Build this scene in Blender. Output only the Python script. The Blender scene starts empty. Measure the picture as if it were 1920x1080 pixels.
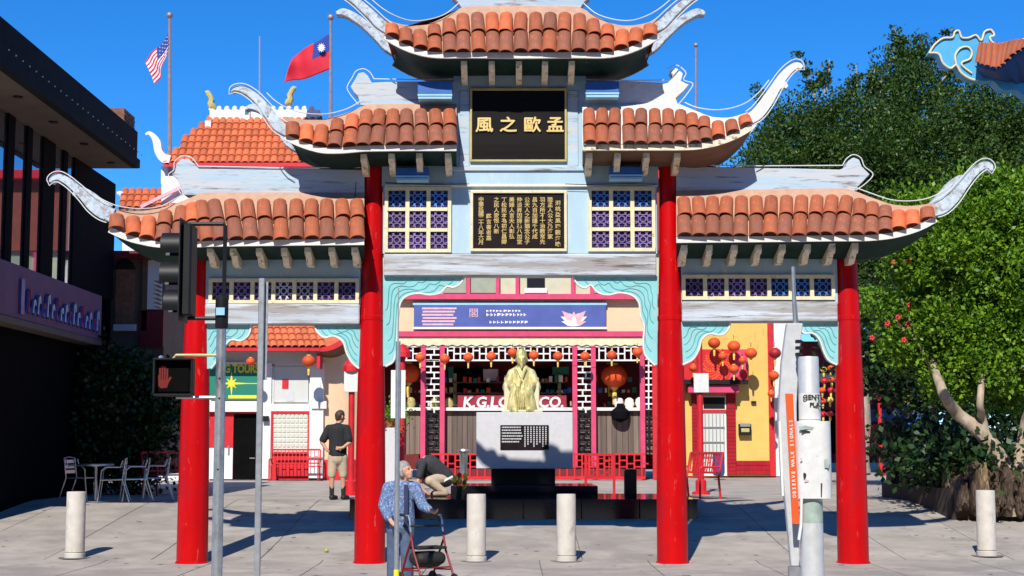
import bpy, bmesh, math, random
import numpy as np
from mathutils import Vector, Matrix
R = math.radians
rnd = random.Random(11)
S = bpy.context.scene
COL = S.collection

# ------------------------------------------------------------------ camera
F = 2900.0                                   # focal length in photo pixels
TILT = math.atan(300 / F)
CAM = Vector((0.0, -23.2, 1.7))
cd = bpy.data.cameras.new('camera'); cam = bpy.data.objects.new('camera', cd); COL.objects.link(cam)
cd.sensor_width = 36; cd.lens = F / 1920 * 36; cd.clip_start = .5; cd.clip_end = 4000
cam.location = CAM; cam.rotation_euler = (R(90) + TILT, 0, 0); S.camera = cam
# ------------------------------------------------------------------ sky, sun, exposure
SUN_EL, SUN_AZ = R(43), math.atan2(.21, 1.0)       # light travels to +x*.21, +y
wd = bpy.data.worlds.new('World'); S.world = wd; wd.use_nodes = True
nt = wd.node_tree; nt.nodes.clear()
sky = nt.nodes.new('ShaderNodeTexSky'); sky.sky_type = 'NISHITA'; sky.sun_disc = False
sky.sun_elevation = SUN_EL; sky.sun_rotation = math.pi + SUN_AZ
sky.air_density = 1.0; sky.dust_density = 0.0; sky.ozone_density = 10; sky.altitude = 3000
hs = nt.nodes.new('ShaderNodeHueSaturation'); hs.inputs['Saturation'].default_value = 1.17; hs.inputs['Value'].default_value = 1.0
bg = nt.nodes.new('ShaderNodeBackground'); bg.inputs[1].default_value = .15
wo = nt.nodes.new('ShaderNodeOutputWorld')
nt.links.new(sky.outputs[0], hs.inputs['Color']); nt.links.new(hs.outputs[0], bg.inputs[0]); nt.links.new(bg.outputs[0], wo.inputs[0])
sl = bpy.data.lights.new('sun', 'SUN'); sl.energy = 4.6; sl.angle = R(.53); sl.color = (1, .95, .86)
so = bpy.data.objects.new('sun', sl); COL.objects.link(so)
ld = Vector((math.sin(SUN_AZ) * math.cos(SUN_EL), math.cos(SUN_AZ) * math.cos(SUN_EL), -math.sin(SUN_EL)))
so.rotation_euler = ld.to_track_quat('-Z', 'Y').to_euler(); so.location = (-10, -30, 30)
vs = S.view_settings; vs.view_transform = 'Standard'; vs.look = 'None'; vs.gamma = 1; vs.exposure = .28
S.cycles.max_bounces = 6; S.cycles.transparent_max_bounces = 6
try: S.cycles.use_denoising = True
except Exception: pass

# ------------------------------------------------------------------ projection helpers (photo pixel -> world point on plane y = Y)
def W(px, py, Y):
    a = (px - 960) / F; b = (540 - py) / F
    d = Vector((a, math.cos(TILT) - b * math.sin(TILT), math.sin(TILT) + b * math.cos(TILT)))
    return CAM + d * ((Y - CAM.y) / d.y)
def ZZ(py, Y): return W(960, py, Y).z
def XX(px, py, Y): return W(px, py, Y).x
def gz(y):                                   # ground height: street level, ramp up through the gate, plaza
    if y < 0: return 0.0
    if y < 7.5:
        t = y / 7.5; return .67 * (.75 * t + .25 * t * t * (3 - 2 * t))
    return .67 + .004 * (y - 7.5)

# ------------------------------------------------------------------ mesh builder
class MB:
    def __init__(s): s.v = []; s.f = []; s.m = []; s.cm = 0
    def add(s, vs_, fs):
        n = len(s.v); s.v += [tuple(p) for p in vs_]; s.f += [tuple(i + n for i in f) for f in fs]; s.m += [s.cm] * len(fs); return s
    def box(s, x0, x1, y0, y1, z0, z1):
        v = [(x, y, z) for z in (z0, z1) for y in (y0, y1) for x in (x0, x1)]
        return s.add(v, [(0, 2, 3, 1), (4, 5, 7, 6), (0, 1, 5, 4), (2, 6, 7, 3), (0, 4, 6, 2), (1, 3, 7, 5)])
    def bar(s, p, q, w, h, up=(0, 0, 1)):     # rectangular bar from p to q
        p = Vector(p); q = Vector(q); d = (q - p).normalized(); u = Vector(up)
        if abs(d.dot(u)) > .98: u = Vector((0, 1, 0))
        a = d.cross(u).normalized() * w / 2; b = a.cross(d).normalized() * h / 2
        v = [c + i * a + j * b for c in (p, q) for i, j in ((-1, -1), (1, -1), (1, 1), (-1, 1))]
        return s.add(v, [(0, 1, 2, 3), (7, 6, 5, 4), (0, 4, 5, 1), (1, 5, 6, 2), (2, 6, 7, 3), (3, 7, 4, 0)])
    def pbox(s, a, b, c, d, Y, dep):           # photo rectangle a..b, c..d at plane Y, dep metres thick behind
        m = (c + d) / 2
        return s.box(XX(a, m, Y), XX(b, m, Y), Y, Y + dep, ZZ(d, Y), ZZ(c, Y))
    def prism(s, pts, y0, y1):                 # (x,z) outline extruded along y
        n = len(pts); v = [(x, y0, z) for x, z in pts] + [(x, y1, z) for x, z in pts]
        return s.add(v, [tuple(range(n)), tuple(range(2 * n - 1, n - 1, -1))] + [(i, i + n, (i + 1) % n + n, (i + 1) % n) for i in range(n)])
    def pprism(s, pts, Y, dep):                # photo outline at plane Y
        return s.prism([(W(x, y, Y).x, W(x, y, Y).z) for x, y in pts], Y, Y + dep)
    def prismz(s, pts, z0, z1):
        n = len(pts); v = [(x, y, z0) for x, y in pts] + [(x, y, z1) for x, y in pts]
        return s.add(v, [tuple(range(n)), tuple(range(2 * n - 1, n - 1, -1))] + [(i, i + n, (i + 1) % n + n, (i + 1) % n) for i in range(n)])
    def prismx(s, pts, x0, x1):                # (y,z) outline extruded along x
        n = len(pts); v = [(x0, y, z) for y, z in pts] + [(x1, y, z) for y, z in pts]
        return s.add(v, [tuple(range(n)), tuple(range(2 * n - 1, n - 1, -1))] + [(i, i + n, (i + 1) % n + n, (i + 1) % n) for i in range(n)])
    def tube(s, path, r, n=8, closed=False):
        path = [Vector(p) for p in path]; N = len(path); rs = r if isinstance(r, (list, tuple)) else [r] * N
        prev = None; vv = []
        for i, p in enumerate(path):
            d = (path[(i + 1) % N] - path[i - 1]) if closed else (path[min(i + 1, N - 1)] - path[max(i - 1, 0)])
            if d.length < 1e-9: d = Vector((0, 0, 1))
            d.normalize()
            if prev is None:
                u = d.cross(Vector((0, 0, 1)) if abs(d.z) < .9 else Vector((0, 1, 0))).normalized()
            else:
                u = (prev - d * prev.dot(d)); u = u.normalized() if u.length > 1e-6 else d.orthogonal().normalized()
            prev = u; w = d.cross(u)
            vv += [p + (u * math.cos(2 * math.pi * k / n) + w * math.sin(2 * math.pi * k / n)) * rs[i] for k in range(n)]
        fs = []
        for i in range(N if closed else N - 1):
            j = (i + 1) % N
            fs += [(i * n + k, i * n + (k + 1) % n, j * n + (k + 1) % n, j * n + k) for k in range(n)]
        if not closed: fs += [tuple(range(n - 1, -1, -1)), tuple(range((N - 1) * n, N * n))]
        return s.add(vv, fs)
    def lathe(s, prof, c=(0, 0, 0), n=20):     # (r,z) profile
        vv = []; N = len(prof)
        for r, z in prof:
            vv += [(c[0] + r * math.cos(2 * math.pi * k / n), c[1] + r * math.sin(2 * math.pi * k / n), c[2] + z) for k in range(n)]
        fs = [(i * n + k, i * n + (k + 1) % n, (i + 1) * n + (k + 1) % n, (i + 1) * n + k) for i in range(N - 1) for k in range(n)]
        if prof[0][0] > 1e-5: fs.append(tuple(range(n - 1, -1, -1)))
        if prof[-1][0] > 1e-5: fs.append(tuple(range((N - 1) * n, N * n)))
        return s.add(vv, fs)
    def ico(s, c, r, sc=(1, 1, 1), sub=2):
        b = bmesh.new(); bmesh.ops.create_icosphere(b, subdivisions=sub, radius=1)
        vv = [(c[0] + v.co.x * r * sc[0], c[1] + v.co.y * r * sc[1], c[2] + v.co.z * r * sc[2]) for v in b.verts]
        fs = [tuple(v.index for v in f.verts) for f in b.faces]; b.free(); return s.add(vv, fs)
    def grid(s, rows):
        n = len(rows[0]); vv = [p for r in rows for p in r]
        return s.add(vv, [(i * n + k, i * n + k + 1, (i + 1) * n + k + 1, (i + 1) * n + k) for i in range(len(rows) - 1) for k in range(n - 1)])
    def mesh(s, name, mats, smooth=False, bev=0, norm=True):
        me = bpy.data.meshes.new(name); me.from_pydata(s.v, [], s.f); 
        for m in (mats if isinstance(mats, (list, tuple)) else [mats]): me.materials.append(m)
        me.polygons.foreach_set('material_index', s.m)
        if norm or bev:
            b = bmesh.new(); b.from_mesh(me)
            if norm: bmesh.ops.recalc_face_normals(b, faces=b.faces)
            if bev:
                es = [e for e in b.edges if len(e.link_faces) == 2 and e.calc_face_angle(0) > R(35)]
                bmesh.ops.bevel(b, geom=es, offset=bev, segments=1, affect='EDGES', clamp_overlap=True)
            b.to_mesh(me); b.free()
        if smooth:
            me.polygons.foreach_set('use_smooth', [True] * len(me.polygons))
            try: me.set_sharp_from_angle(angle=R(smooth if smooth is not True else 40))
            except Exception: pass
        me.update(); return me
    def build(s, name, mats, parent=None, smooth=False, bev=0, norm=True, kind=None, label=None):
        o = bpy.data.objects.new(name, s.mesh(name, mats, smooth, bev, norm)); COL.objects.link(o)
        if parent is not None: attach(o, parent)
        if kind: o['kind'] = kind
        if label: o['label'] = label
        return o
def wm(o):
    m = Matrix.LocRotScale(o.location, o.rotation_euler, o.scale)
    return wm(o.parent) @ o.matrix_parent_inverse @ m if o.parent else m
def attach(o, parent):
    o.parent = parent; o.matrix_parent_inverse = wm(parent).inverted()
def thing(name, label, cat, loc=(0, 0, 0), group=None):
    o = bpy.data.objects.new(name, None); COL.objects.link(o); o.location = loc; o.empty_display_size = .1
    o['label'] = label; o['category'] = cat
    if group: o['group'] = group
    return o
def tag(o, label, cat, group=None):
    o['label'] = label; o['category'] = cat
    if group: o['group'] = group
    return o
def inst(name, me, M, parent):
    o = bpy.data.objects.new(name, me); COL.objects.link(o); o.parent = parent
    o.matrix_parent_inverse = wm(parent).inverted() 
    l, r, sc = M.decompose(); o.location = l; o.rotation_euler = r.to_euler(); o.scale = sc
    return o
def copy_tree(o, loc=None, rotz=None, label=None, parent=None):
    c = o.copy(); COL.objects.link(c)
    if parent is not None: c.parent = parent
    if loc is not None: c.location = loc
    if rotz is not None: c.rotation_euler = (0, 0, rotz)
    if label: c['label'] = label
    for ch in [x for x in bpy.data.objects if x.parent == o]: copy_tree(ch, parent=c)
    return c
def text2d(txt, size=1.0, ext=.004, bold=0, align='CENTER', space=1.0):
    cu = bpy.data.curves.new('t', 'FONT'); cu.body = txt; cu.size = size; cu.align_x = align; cu.align_y = 'CENTER'
    cu.extrude = ext; cu.offset = bold; cu.resolution_u = 3; cu.space_character = space
    o = bpy.data.objects.new('t', cu); COL.objects.link(o)
    bpy.context.view_layer.update()
    me = o.evaluated_get(bpy.context.evaluated_depsgraph_get()).to_mesh()
    v = [tuple(p.co) for p in me.vertices]; f = [tuple(p.vertices) for p in me.polygons]
    bpy.data.objects.remove(o); bpy.data.curves.remove(cu)
    return v, f
def put_text(mb, t, c, sx=1, sz=1, rot=0, shear=0, yaw=0):   # lettering on a plane that faces -y (yaw turns it about z)
    v, f = t; cr, sr = math.cos(rot), math.sin(rot); cy, sy = math.cos(yaw), math.sin(yaw); out = []
    for x, y, z in v:
        x2 = x * sx + shear * y; y2 = y * sz
        a, b = x2 * cr - y2 * sr, x2 * sr + y2 * cr
        lx, ly = a, -z
        out.append((c[0] + lx * cy - ly * sy, c[1] + lx * sy + ly * cy, c[2] + b))
    mb.add(out, f)

# ------------------------------------------------------------------ materials
def mat(name, col, rough=.6, metal=0., var=.14, scale=4., bump=.15, wear=None, stretch=(1, 1, 1), rand=0., spec=.5, detail=6, coat=0., wear2=None):
    m = bpy.data.materials.new(name); m.use_nodes = True; n = m.node_tree.nodes; L = m.node_tree.links
    b = n['Principled BSDF']; b.inputs['Roughness'].default_value = rough; b.inputs['Metallic'].default_value = metal
    b.inputs['Specular IOR Level'].default_value = spec; b.inputs['Coat Weight'].default_value = coat
    tc = n.new('ShaderNodeTexCoord'); mp = n.new('ShaderNodeMapping'); mp.inputs['Scale'].default_value = stretch
    L.new(tc.outputs['Object'], mp.inputs[0])
    nz = n.new('ShaderNodeTexNoise'); nz.inputs['Scale'].default_value = scale; nz.inputs['Detail'].default_value = detail; nz.inputs['Roughness'].default_value = .6
    L.new(mp.outputs[0], nz.inputs['Vector'])
    mr = n.new('ShaderNodeMapRange'); mr.inputs[1].default_value = .3; mr.inputs[2].default_value = .7; mr.inputs[3].default_value = 1 - var; mr.inputs[4].default_value = 1 + var
    L.new(nz.outputs['Fac'], mr.inputs[0]); fac = mr.outputs[0]
    if rand:
        oi = n.new('ShaderNodeObjectInfo'); m2 = n.new('ShaderNodeMapRange'); m2.inputs[3].default_value = 1 - rand; m2.inputs[4].default_value = 1 + rand
        L.new(oi.outputs['Random'], m2.inputs[0]); mu = n.new('ShaderNodeMath'); mu.operation = 'MULTIPLY'
        L.new(fac, mu.inputs[0]); L.new(m2.outputs[0], mu.inputs[1]); fac = mu.outputs[0]
    vm = n.new('ShaderNodeVectorMath'); vm.operation = 'SCALE'; vm.inputs[0].default_value = col[:3]; L.new(fac, vm.inputs['Scale']); out = vm.outputs[0]
    for w in (wear, wear2):
        if not w: continue
        wc, amt, wsc, wst = w                      # colour, threshold, scale, stretch
        mp2 = n.new('ShaderNodeMapping'); mp2.inputs['Scale'].default_value = wst; mp2.inputs['Location'].default_value = (3.1, 1.7, 5.3); L.new(tc.outputs['Object'], mp2.inputs[0])
        n2 = n.new('ShaderNodeTexNoise'); n2.inputs['Scale'].default_value = wsc; n2.inputs['Detail'].default_value = 8; n2.inputs['Roughness'].default_value = .7
        L.new(mp2.outputs[0], n2.inputs['Vector'])
        r2 = n.new('ShaderNodeMapRange'); r2.inputs[1].default_value = amt - .04; r2.inputs[2].default_value = amt + .06; L.new(n2.outputs['Fac'], r2.inputs[0])
        mx = n.new('ShaderNodeMix'); mx.data_type = 'RGBA'; L.new(r2.outputs[0], mx.inputs[0]); L.new(out, mx.inputs[6]); mx.inputs[7].default_value = (*wc, 1); out = mx.outputs[2]
    L.new(out, b.inputs['Base Color'])
    if bump:
        bp = n.new('ShaderNodeBump'); bp.inputs['Strength'].default_value = bump; bp.inputs['Distance'].default_value = .02
        L.new(nz.outputs['Fac'], bp.inputs['Height']); L.new(bp.outputs[0], b.inputs['Normal'])
    return m
def leafmat(name, c0, c1, trans=.25):
    m = bpy.data.materials.new(name); m.use_nodes = True; n = m.node_tree.nodes; L = m.node_tree.links
    b = n['Principled BSDF']; b.inputs['Roughness'].default_value = .45; b.inputs['Specular IOR Level'].default_value = .35
    g = n.new('ShaderNodeNewGeometry'); mx = n.new('ShaderNodeMix'); mx.data_type = 'RGBA'
    L.new(g.outputs['Random Per Island'], mx.inputs[0]); mx.inputs[6].default_value = (*c0, 1); mx.inputs[7].default_value = (*c1, 1)
    L.new(mx.outputs[2], b.inputs['Base Color'])
    t = n.new('ShaderNodeBsdfTranslucent'); L.new(mx.outputs[2], t.inputs[0]); ms = n.new('ShaderNodeMixShader'); ms.inputs[0].default_value = trans
    L.new(b.outputs[0], ms.inputs[1]); L.new(t.outputs[0], ms.inputs[2]); L.new(ms.outputs[0], n['Material Output'].inputs[0])
    return m
V = (1, 1, .08); H = (.07, 1, 1)               # noise stretched along z / along x
M = {}
M['red'] = mat('red_lacquer', (.50, .0006, .002), .38, var=.12, scale=1.4, bump=.08, spec=.22, wear=((.40, .004, .008), .56, 2.2, (1, 1, .3)), wear2=((.56, .10, .08), .655, 15, (1, 1, .22)))
M['redpaint'] = mat('red_paint', (.58, .012, .02), .5, var=.15, scale=5, bump=.1)
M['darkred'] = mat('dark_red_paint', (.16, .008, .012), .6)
M['pink'] = mat('pink_paint', (.62, .055, .145), .5, var=.12, scale=4)
M['blue'] = mat('pale_blue_paint', (.40, .56, .68), .7, var=.08, scale=3, stretch=(1, 1, .25), wear=((.62, .64, .64), .60, 5, (1, 1, .2)), wear2=((.22, .2, .19), .70, 14, (1, 1, .25)))
M['bluewood'] = mat('pale_blue_weathered_wood', (.42, .55, .66), .75, var=.14, scale=4, stretch=H, bump=.3, wear=((.52, .55, .58), .52, 6, (.1, 1, 1)), wear2=((.20, .17, .155), .60, 12, (.12, 1, 1.4)))
M['beamwood'] = mat('weathered_whitewashed_beam', (.50, .55, .61), .8, var=.2, scale=5, stretch=H, bump=.6, wear=((.33, .31, .30), .50, 7, (.08, 1, 1.2)), wear2=((.13, .10, .085), .60, 12, (.1, 1, 1.6)))
M['hornwood'] = mat('weathered_horn_paint', (.50, .58, .66), .75, var=.18, scale=9, bump=.4, wear=((.34, .33, .33), .54, 9, (1, 1, 1)), wear2=((.09, .07, .06), .60, 13, (1, 1, 1)))
M['whitehorn'] = mat('white_horn_paint', (.72, .72, .72), .7, var=.1, scale=9, bump=.25, wear=((.3, .25, .22), .64, 11, (1, 1, 1)))
M['turq'] = mat('turquoise_paint', (.23, .56, .57), .65, var=.1, scale=4, bump=.2, wear=((.30, .54, .55), .55, 6, (1, 1, .5)), wear2=((.12, .2, .2), .70, 16, (1, 1, 1)))
M['white'] = mat('white_paint', (.76, .75, .73), .6, var=.06, scale=3, bump=.1)
M['offwhite'] = mat('off_white_trim', (.74, .72, .66), .65, var=.1, scale=8, wear=((.25, .2, .16), .68, 14, (1, 1, 1)))
M['cream'] = mat('cream_painted_wood', (.76, .66, .42), .6, var=.12, scale=8, wear=((.3, .2, .1), .64, 14, (1, 1, 1)))
M['bracket'] = mat('cream_bracket_paint', (.78, .70, .52), .65, var=.2, scale=12, wear=((.28, .19, .1), .58, 12, (1, 1, 1)))
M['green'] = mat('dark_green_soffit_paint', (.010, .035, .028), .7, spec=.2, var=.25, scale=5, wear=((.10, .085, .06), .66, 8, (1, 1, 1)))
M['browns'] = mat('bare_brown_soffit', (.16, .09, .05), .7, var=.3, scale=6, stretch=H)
M['terra'] = mat('terracotta_tile', (.385, .092, .033), .8, var=.26, scale=3.0, rand=.18, bump=.4, wear=((.33, .11, .055), .52, 3.0, (1, 1, 1)), wear2=((.48, .27, .18), .70, 8, (1, 1, .6)))
M['terraold'] = mat('weathered_terracotta_tile', (.30, .090, .045), .8, var=.25, scale=3.0, rand=.2, bump=.45, wear=((.24, .095, .058), .51, 3, (1, 1, 1)), wear2=((.44, .28, .2), .70, 8, (1, 1, .6)))
M['terra2'] = mat('bright_terracotta_tile', (.56, .13, .045), .7, var=.2, scale=2.5, rand=.2, bump=.15)
M['mortar'] = mat('terracotta_mortar', (.50, .29, .19), .85, var=.14, scale=9, bump=.4, wear=((.4, .36, .33), .62, 5, (1, 1, 1)))
M['mortarw'] = mat('white_mortar', (.66, .62, .58), .85, var=.12, scale=9, bump=.4, wear=((.5, .3, .2), .66, 7, (1, 1, 1)))
M['oldgold'] = mat('dull_gold_paint', (.56, .41, .15), .5, var=.15, scale=8)
M['palealu'] = mat('satin_pale_aluminium', (.60, .61, .62), .5, metal=.25, var=.1, scale=12, bump=.05, wear=((.42, .43, .44), .62, 7, (1, 1, .2)))
M['gold'] = mat('gold_paint', (.78, .58, .22), .4, var=.1, scale=8, metal=.15)
M['goldframe'] = mat('olive_gold_frame', (.50, .42, .16), .5, var=.15, scale=9)
M['black'] = mat('black_signboard', (.010, .008, .008), .55, spec=.12, var=.35, scale=5, stretch=H, bump=.2)
M['inscr'] = mat('dark_bronze_board', (.014, .009, .010), .55, spec=.12, var=.3, scale=8)
M['ceram'] = mat('purple_glazed_ceramic', (.026, .018, .085), .3, var=.3, scale=10, rand=.35)
M['ceramlite'] = mat('pale_glazed_ceramic', (.24, .16, .34), .3, var=.35, scale=9, rand=.35)
M['ceramblue'] = mat('blue_glazed_ceramic', (.10, .26, .62), .3, var=.3, scale=10, rand=.3)
M['ceramwhite'] = mat('white_glazed_ceramic', (.55, .52, .58), .3, var=.2, scale=10, rand=.2)
M['neon'] = mat('unlit_neon_glass', (.70, .72, .69), .25, var=.05, bump=0)
M['lampblue'] = mat('blue_lamp_housing', (.03, .13, .42), .5, var=.15, bump=0)
M['lamplite'] = mat('pale_lamp_edge', (.30, .58, .78), .5, var=.1, bump=0)
M['conc'] = mat('concrete_slab', (.365, .325, .28), .88, var=.2, scale=1.6, rand=.10, bump=.35, detail=12, wear=((.285, .255, .225), .55, .7, (1, 1, 1)), wear2=((.15, .14, .135), .68, 4, (1, 1, 1)))
M['joint'] = mat('joint_sand', (.16, .15, .14), .95, var=.2, scale=6)
M['asph'] = mat('asphalt', (.06, .06, .062), .9, var=.2, scale=20)
M['boll'] = mat('bollard_concrete', (.56, .52, .46), .85, var=.1, scale=7, bump=.5, wear=((.38, .34, .28), .62, 6, (1, 1, .5)), wear2=((.25, .22, .2), .7, 20, (1, 1, 1)))
M['granite'] = mat('polished_black_granite', (.012, .013, .016), .08, var=.3, scale=60, bump=0)
M['greyst'] = mat('pale_grey_stone', (.58, .58, .60), .55, var=.06, scale=14, bump=.06)
M['metal'] = mat('galvanised_steel', (.46, .48, .50), .42, metal=.75, var=.14, scale=14, bump=.08, wear=((.30, .31, .33), .6, 9, (1, 1, .3)))
M['alu'] = mat('brushed_aluminium', (.62, .63, .65), .36, metal=.85, var=.1, scale=20, bump=.05)
M['blackmetal'] = mat('black_powder_coat', (.010, .011, .013), .5, spec=.3, var=.2, bump=.05)
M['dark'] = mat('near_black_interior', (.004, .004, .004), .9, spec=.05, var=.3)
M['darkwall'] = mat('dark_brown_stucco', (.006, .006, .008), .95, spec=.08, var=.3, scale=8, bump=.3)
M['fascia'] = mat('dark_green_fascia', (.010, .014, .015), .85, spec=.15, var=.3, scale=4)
M['soffitg'] = mat('taupe_soffit', (.13, .095, .075), .85, var=.12, scale=2)
M['brick'] = mat('brown_brick', (.22, .10, .055), .9, var=.3, scale=10, bump=.5)
M['purple'] = mat('mauve_sign_band', (.17, .075, .135), .8, var=.15, scale=2)
M['navy'] = mat('navy_letters', (.05, .07, .28), .4, var=.3, bump=0)
M['peach'] = mat('peach_stucco', (.78, .54, .34), .8, var=.05, scale=3, bump=.2)
M['yellow'] = mat('yellow_stucco', (.70, .47, .12), .8, var=.08, scale=2.5, bump=.2, wear=((.6, .42, .16), .66, 2, (1, 1, .3)))
M['paleg'] = mat('pale_green_panel', (.52, .55, .38), .7, var=.08)
M['greeny'] = mat('sage_panel', (.30, .36, .26), .7, var=.1)
M['bannerblue'] = mat('navy_banner', (.07, .10, .34), .6, var=.15, scale=2, bump=0)
M['lotus'] = mat('lotus_pink', (.75, .42, .46), .6, var=.2, scale=9, bump=0)
M['lotusw'] = mat('lotus_white', (.85, .78, .68), .6, var=.1, scale=9, bump=0)
M['wood'] = mat('grey_brown_planks', (.17, .125, .10), .8, var=.3, scale=6, stretch=V, bump=.3, rand=.25)
M['lantern'] = mat('orange_lantern_silk', (.74, .085, .014), .6, var=.1, scale=8, bump=0, rand=.15)
M['lanternd'] = mat('crimson_lantern_silk', (.35, .01, .02), .6, var=.1, bump=0)
M['tassel'] = mat('yellow_tassel', (.80, .58, .12), .7, var=.2, scale=20, bump=0)
M['signgreen'] = mat('green_sign_panel', (.01, .20, .13), .5, var=.06, bump=0)
M['signyel'] = mat('yellow_sign_print', (.80, .72, .03), .5, var=.04, bump=0)
M['glass'] = mat('window_glass', (.02, .022, .025), .04, var=.1, bump=0, spec=.9)
M['mirror'] = mat('reflective_tinted_glass', (.34, .36, .40), .03, var=.05, bump=0, metal=.9)
M['greyglass'] = mat('pale_window_blind', (.60, .62, .58), .4, var=.06, scale=2, bump=0)
M['gblock'] = mat('glass_block', (.62, .63, .52), .25, var=.2, scale=10, bump=.3)
M['yelcurb'] = mat('yellow_curb_paint', (.75, .55, .08), .8, var=.15)
M['stat'] = mat('gilded_statue', (.60, .52, .23), .45, var=.22, scale=9, bump=.35, metal=.1, wear=((.26, .26, .08), .55, 8, (1, 1, .25)), wear2=((.72, .66, .42), .60, 9, (1, 1, .4)))
M['statst'] = mat('cream_stone_throne', (.70, .62, .42), .7, var=.12, scale=6, bump=.3)
M['bark'] = mat('pale_bark', (.36, .28, .20), .9, var=.35, scale=7, stretch=(1, 1, .4), bump=.8, wear=((.42, .36, .29), .55, 4, (1, 1, .6)))
M['rock'] = mat('ochre_rock', (.22, .155, .085), .9, var=.35, scale=4, bump=.9, wear=((.12, .07, .05), .55, 3, (1, 1, 1)))
M['soil'] = mat('dark_soil', (.05, .035, .025), .95, var=.3)
M['skin'] = mat('skin', (.56, .30, .19), .55, var=.08, scale=14, bump=.05)
M['hairb'] = mat('brown_hair', (.06, .03, .018), .6, var=.4, scale=40, stretch=(1, 1, .2), bump=.5)
M['hairg'] = mat('grey_hair', (.30, .27, .25), .6, var=.3, scale=40, stretch=(1, 1, .2), bump=.5)
M['tee'] = mat('black_tee', (.016, .017, .020), .9, var=.25, scale=9, bump=.4)
M['teegrey'] = mat('charcoal_tee', (.035, .037, .044), .9, var=.2, scale=9, bump=.4)
M['khaki'] = mat('khaki_cotton', (.50, .39, .28), .9, var=.12, scale=9, bump=.4)
M['jeans'] = mat('blue_jeans', (.08, .12, .20), .9, var=.2, scale=12, bump=.4)
M['straps'] = mat('navy_straps', (.02, .03, .08), .8, var=.2)
M['rubber'] = mat('black_rubber', (.012, .012, .012), .7, var=.2, bump=.1)
M['walkred'] = mat('dark_red_frame', (.20, .008, .012), .35, var=.1, bump=0)
M['print'] = mat('printed_shirt', (.085, .15, .31), .9, var=.4, scale=30, bump=.3, wear=((.36, .42, .52), .55, 42, (1, 1, 1)), wear2=((.5, .12, .14), .66, 34, (1, 1, 1)))
M['orange'] = mat('orange_sign_face', (.78, .10, .015), .5, var=.06, bump=0)
M['sticker'] = mat('worn_white_sticker', (.70, .70, .68), .55, var=.1, scale=9, bump=.1, wear=((.4, .4, .4), .66, 13, (1, 1, 1)))
M['stickg'] = mat('grey_green_sticker', (.34, .42, .37), .6, var=.2, scale=12)
M['ink'] = mat('black_ink', (.02, .02, .02), .6, var=.2, bump=0)
M['cloud'] = mat('sky_blue_enamel', (.07, .38, .66), .5, var=.12, scale=3, bump=.05)
M['deepblue'] = mat('deep_blue_paint', (.015, .06, .22), .6, var=.2)
M['flagred'] = mat('flag_red', (.62, .01, .03), .75, var=.08, bump=0)
M['flagwhite'] = mat('flag_white', (.78, .78, .80), .75, var=.05, bump=0)
M['flagblue'] = mat('flag_blue', (.02, .04, .26), .75, var=.08, bump=0)
M['pole'] = mat('old_rose_steel', (.34, .26, .26), .5, metal=.4, var=.2, scale=6)
M['binblue'] = mat('blue_plastic', (.02, .05, .22), .5, var=.1)
M['plantg'] = mat('green_fruit', (.35, .45, .05), .6, var=.2)
def emis(name, col, st):
    m = bpy.data.materials.new(name); m.use_nodes = True; b = m.node_tree.nodes['Principled BSDF']
    b.inputs['Base Color'].default_value = (*[c * .12 for c in col], 1); b.inputs['Emission Color'].default_value = (*col, 1); b.inputs['Emission Strength'].default_value = st; return m
M['hand'] = emis('red_hand_led', (.9, .02, .01), .05)
# ================================================================== ground
def structure(o): o['kind'] = 'structure'; return o
ys = [-400, -60, -10.0, -4.2] + [i * .75 for i in range(-5, 12)] + [12, 20, 40, 80, 400, 1500]
structure(MB().grid([[(x, y, gz(y) - (.012 if -10.1 < y < 9 else .016) - (.14 if y < -10.05 else 0)) for x in (-900, -60, -14, 0, 14, 60, 900)] for y in ys]).build('ground', M['joint'], norm=False))
structure(MB().grid([[(x, y, .002) for x in (-60, 0, 60)] for y in (-10, -7, -4.3)]).build('sidewalk', M['conc'], norm=False))
structure(MB().box(-60, 60, -10.25, -10.0, -.2, .0).build('kerb', M['boll']))
structure(MB().grid([[(x, y, -.13) for x in (-200, 0, 200)] for y in (-60, -40, -10.27)]).build('road', M['asph'], norm=False))
structure(MB().grid([[(x, y, gz(y) + .002) for x in (-60, -20, -12, 0, 12, 20, 60)] for y in (8.1, 10, 15, 25, 40, 90)]).build('plaza', M['conc'], norm=False))
pav = structure(MB().grid([[(x, y, gz(y) - .006) for x in (-24, -8, 8, 24)] for y in [i * .5 for i in range(-8, 17)]]).build('pavement', M['joint'], norm=False))
def slab(x0, x1, y0, y1):
    g = .008; x0 += g; x1 -= g; y0 += g; y1 -= g; n = 3; mb = MB(); dz = rnd.uniform(-.0015, .0015)
    yy = [y0 + (y1 - y0) * i / n for i in range(n + 1)]
    top = [[(x, y, gz(y) + .006 + dz) for x in (x0, x1)] for y in yy]; mb.grid(top)
    mb.grid([[(x0, y, gz(y) + .006 + dz), (x0, y, gz(y) - .02)] for y in yy]); mb.grid([[(x1, y, gz(y) + .006 + dz), (x1, y, gz(y) - .02)] for y in yy])
    mb.add([(x0, y0, gz(y0) + .006 + dz), (x1, y0, gz(y0) + .006 + dz), (x1, y0, gz(y0) - .02), (x0, y0, gz(y0) - .02)], [(0, 1, 2, 3)])
    mb.build('slab', M['conc'], pav)
ye = [-4.2, -2.7, -1.2, .35, 1.9, 3.45, 5.0, 6.55, 8.1]
for j in range(8):
    off = -.4 if j < 3 else .25
    for i in range(-7, 8):
        slab(i * 1.62 + off - .81, (i + 1) * 1.62 + off - .81, ye[j], ye[j + 1])
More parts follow.
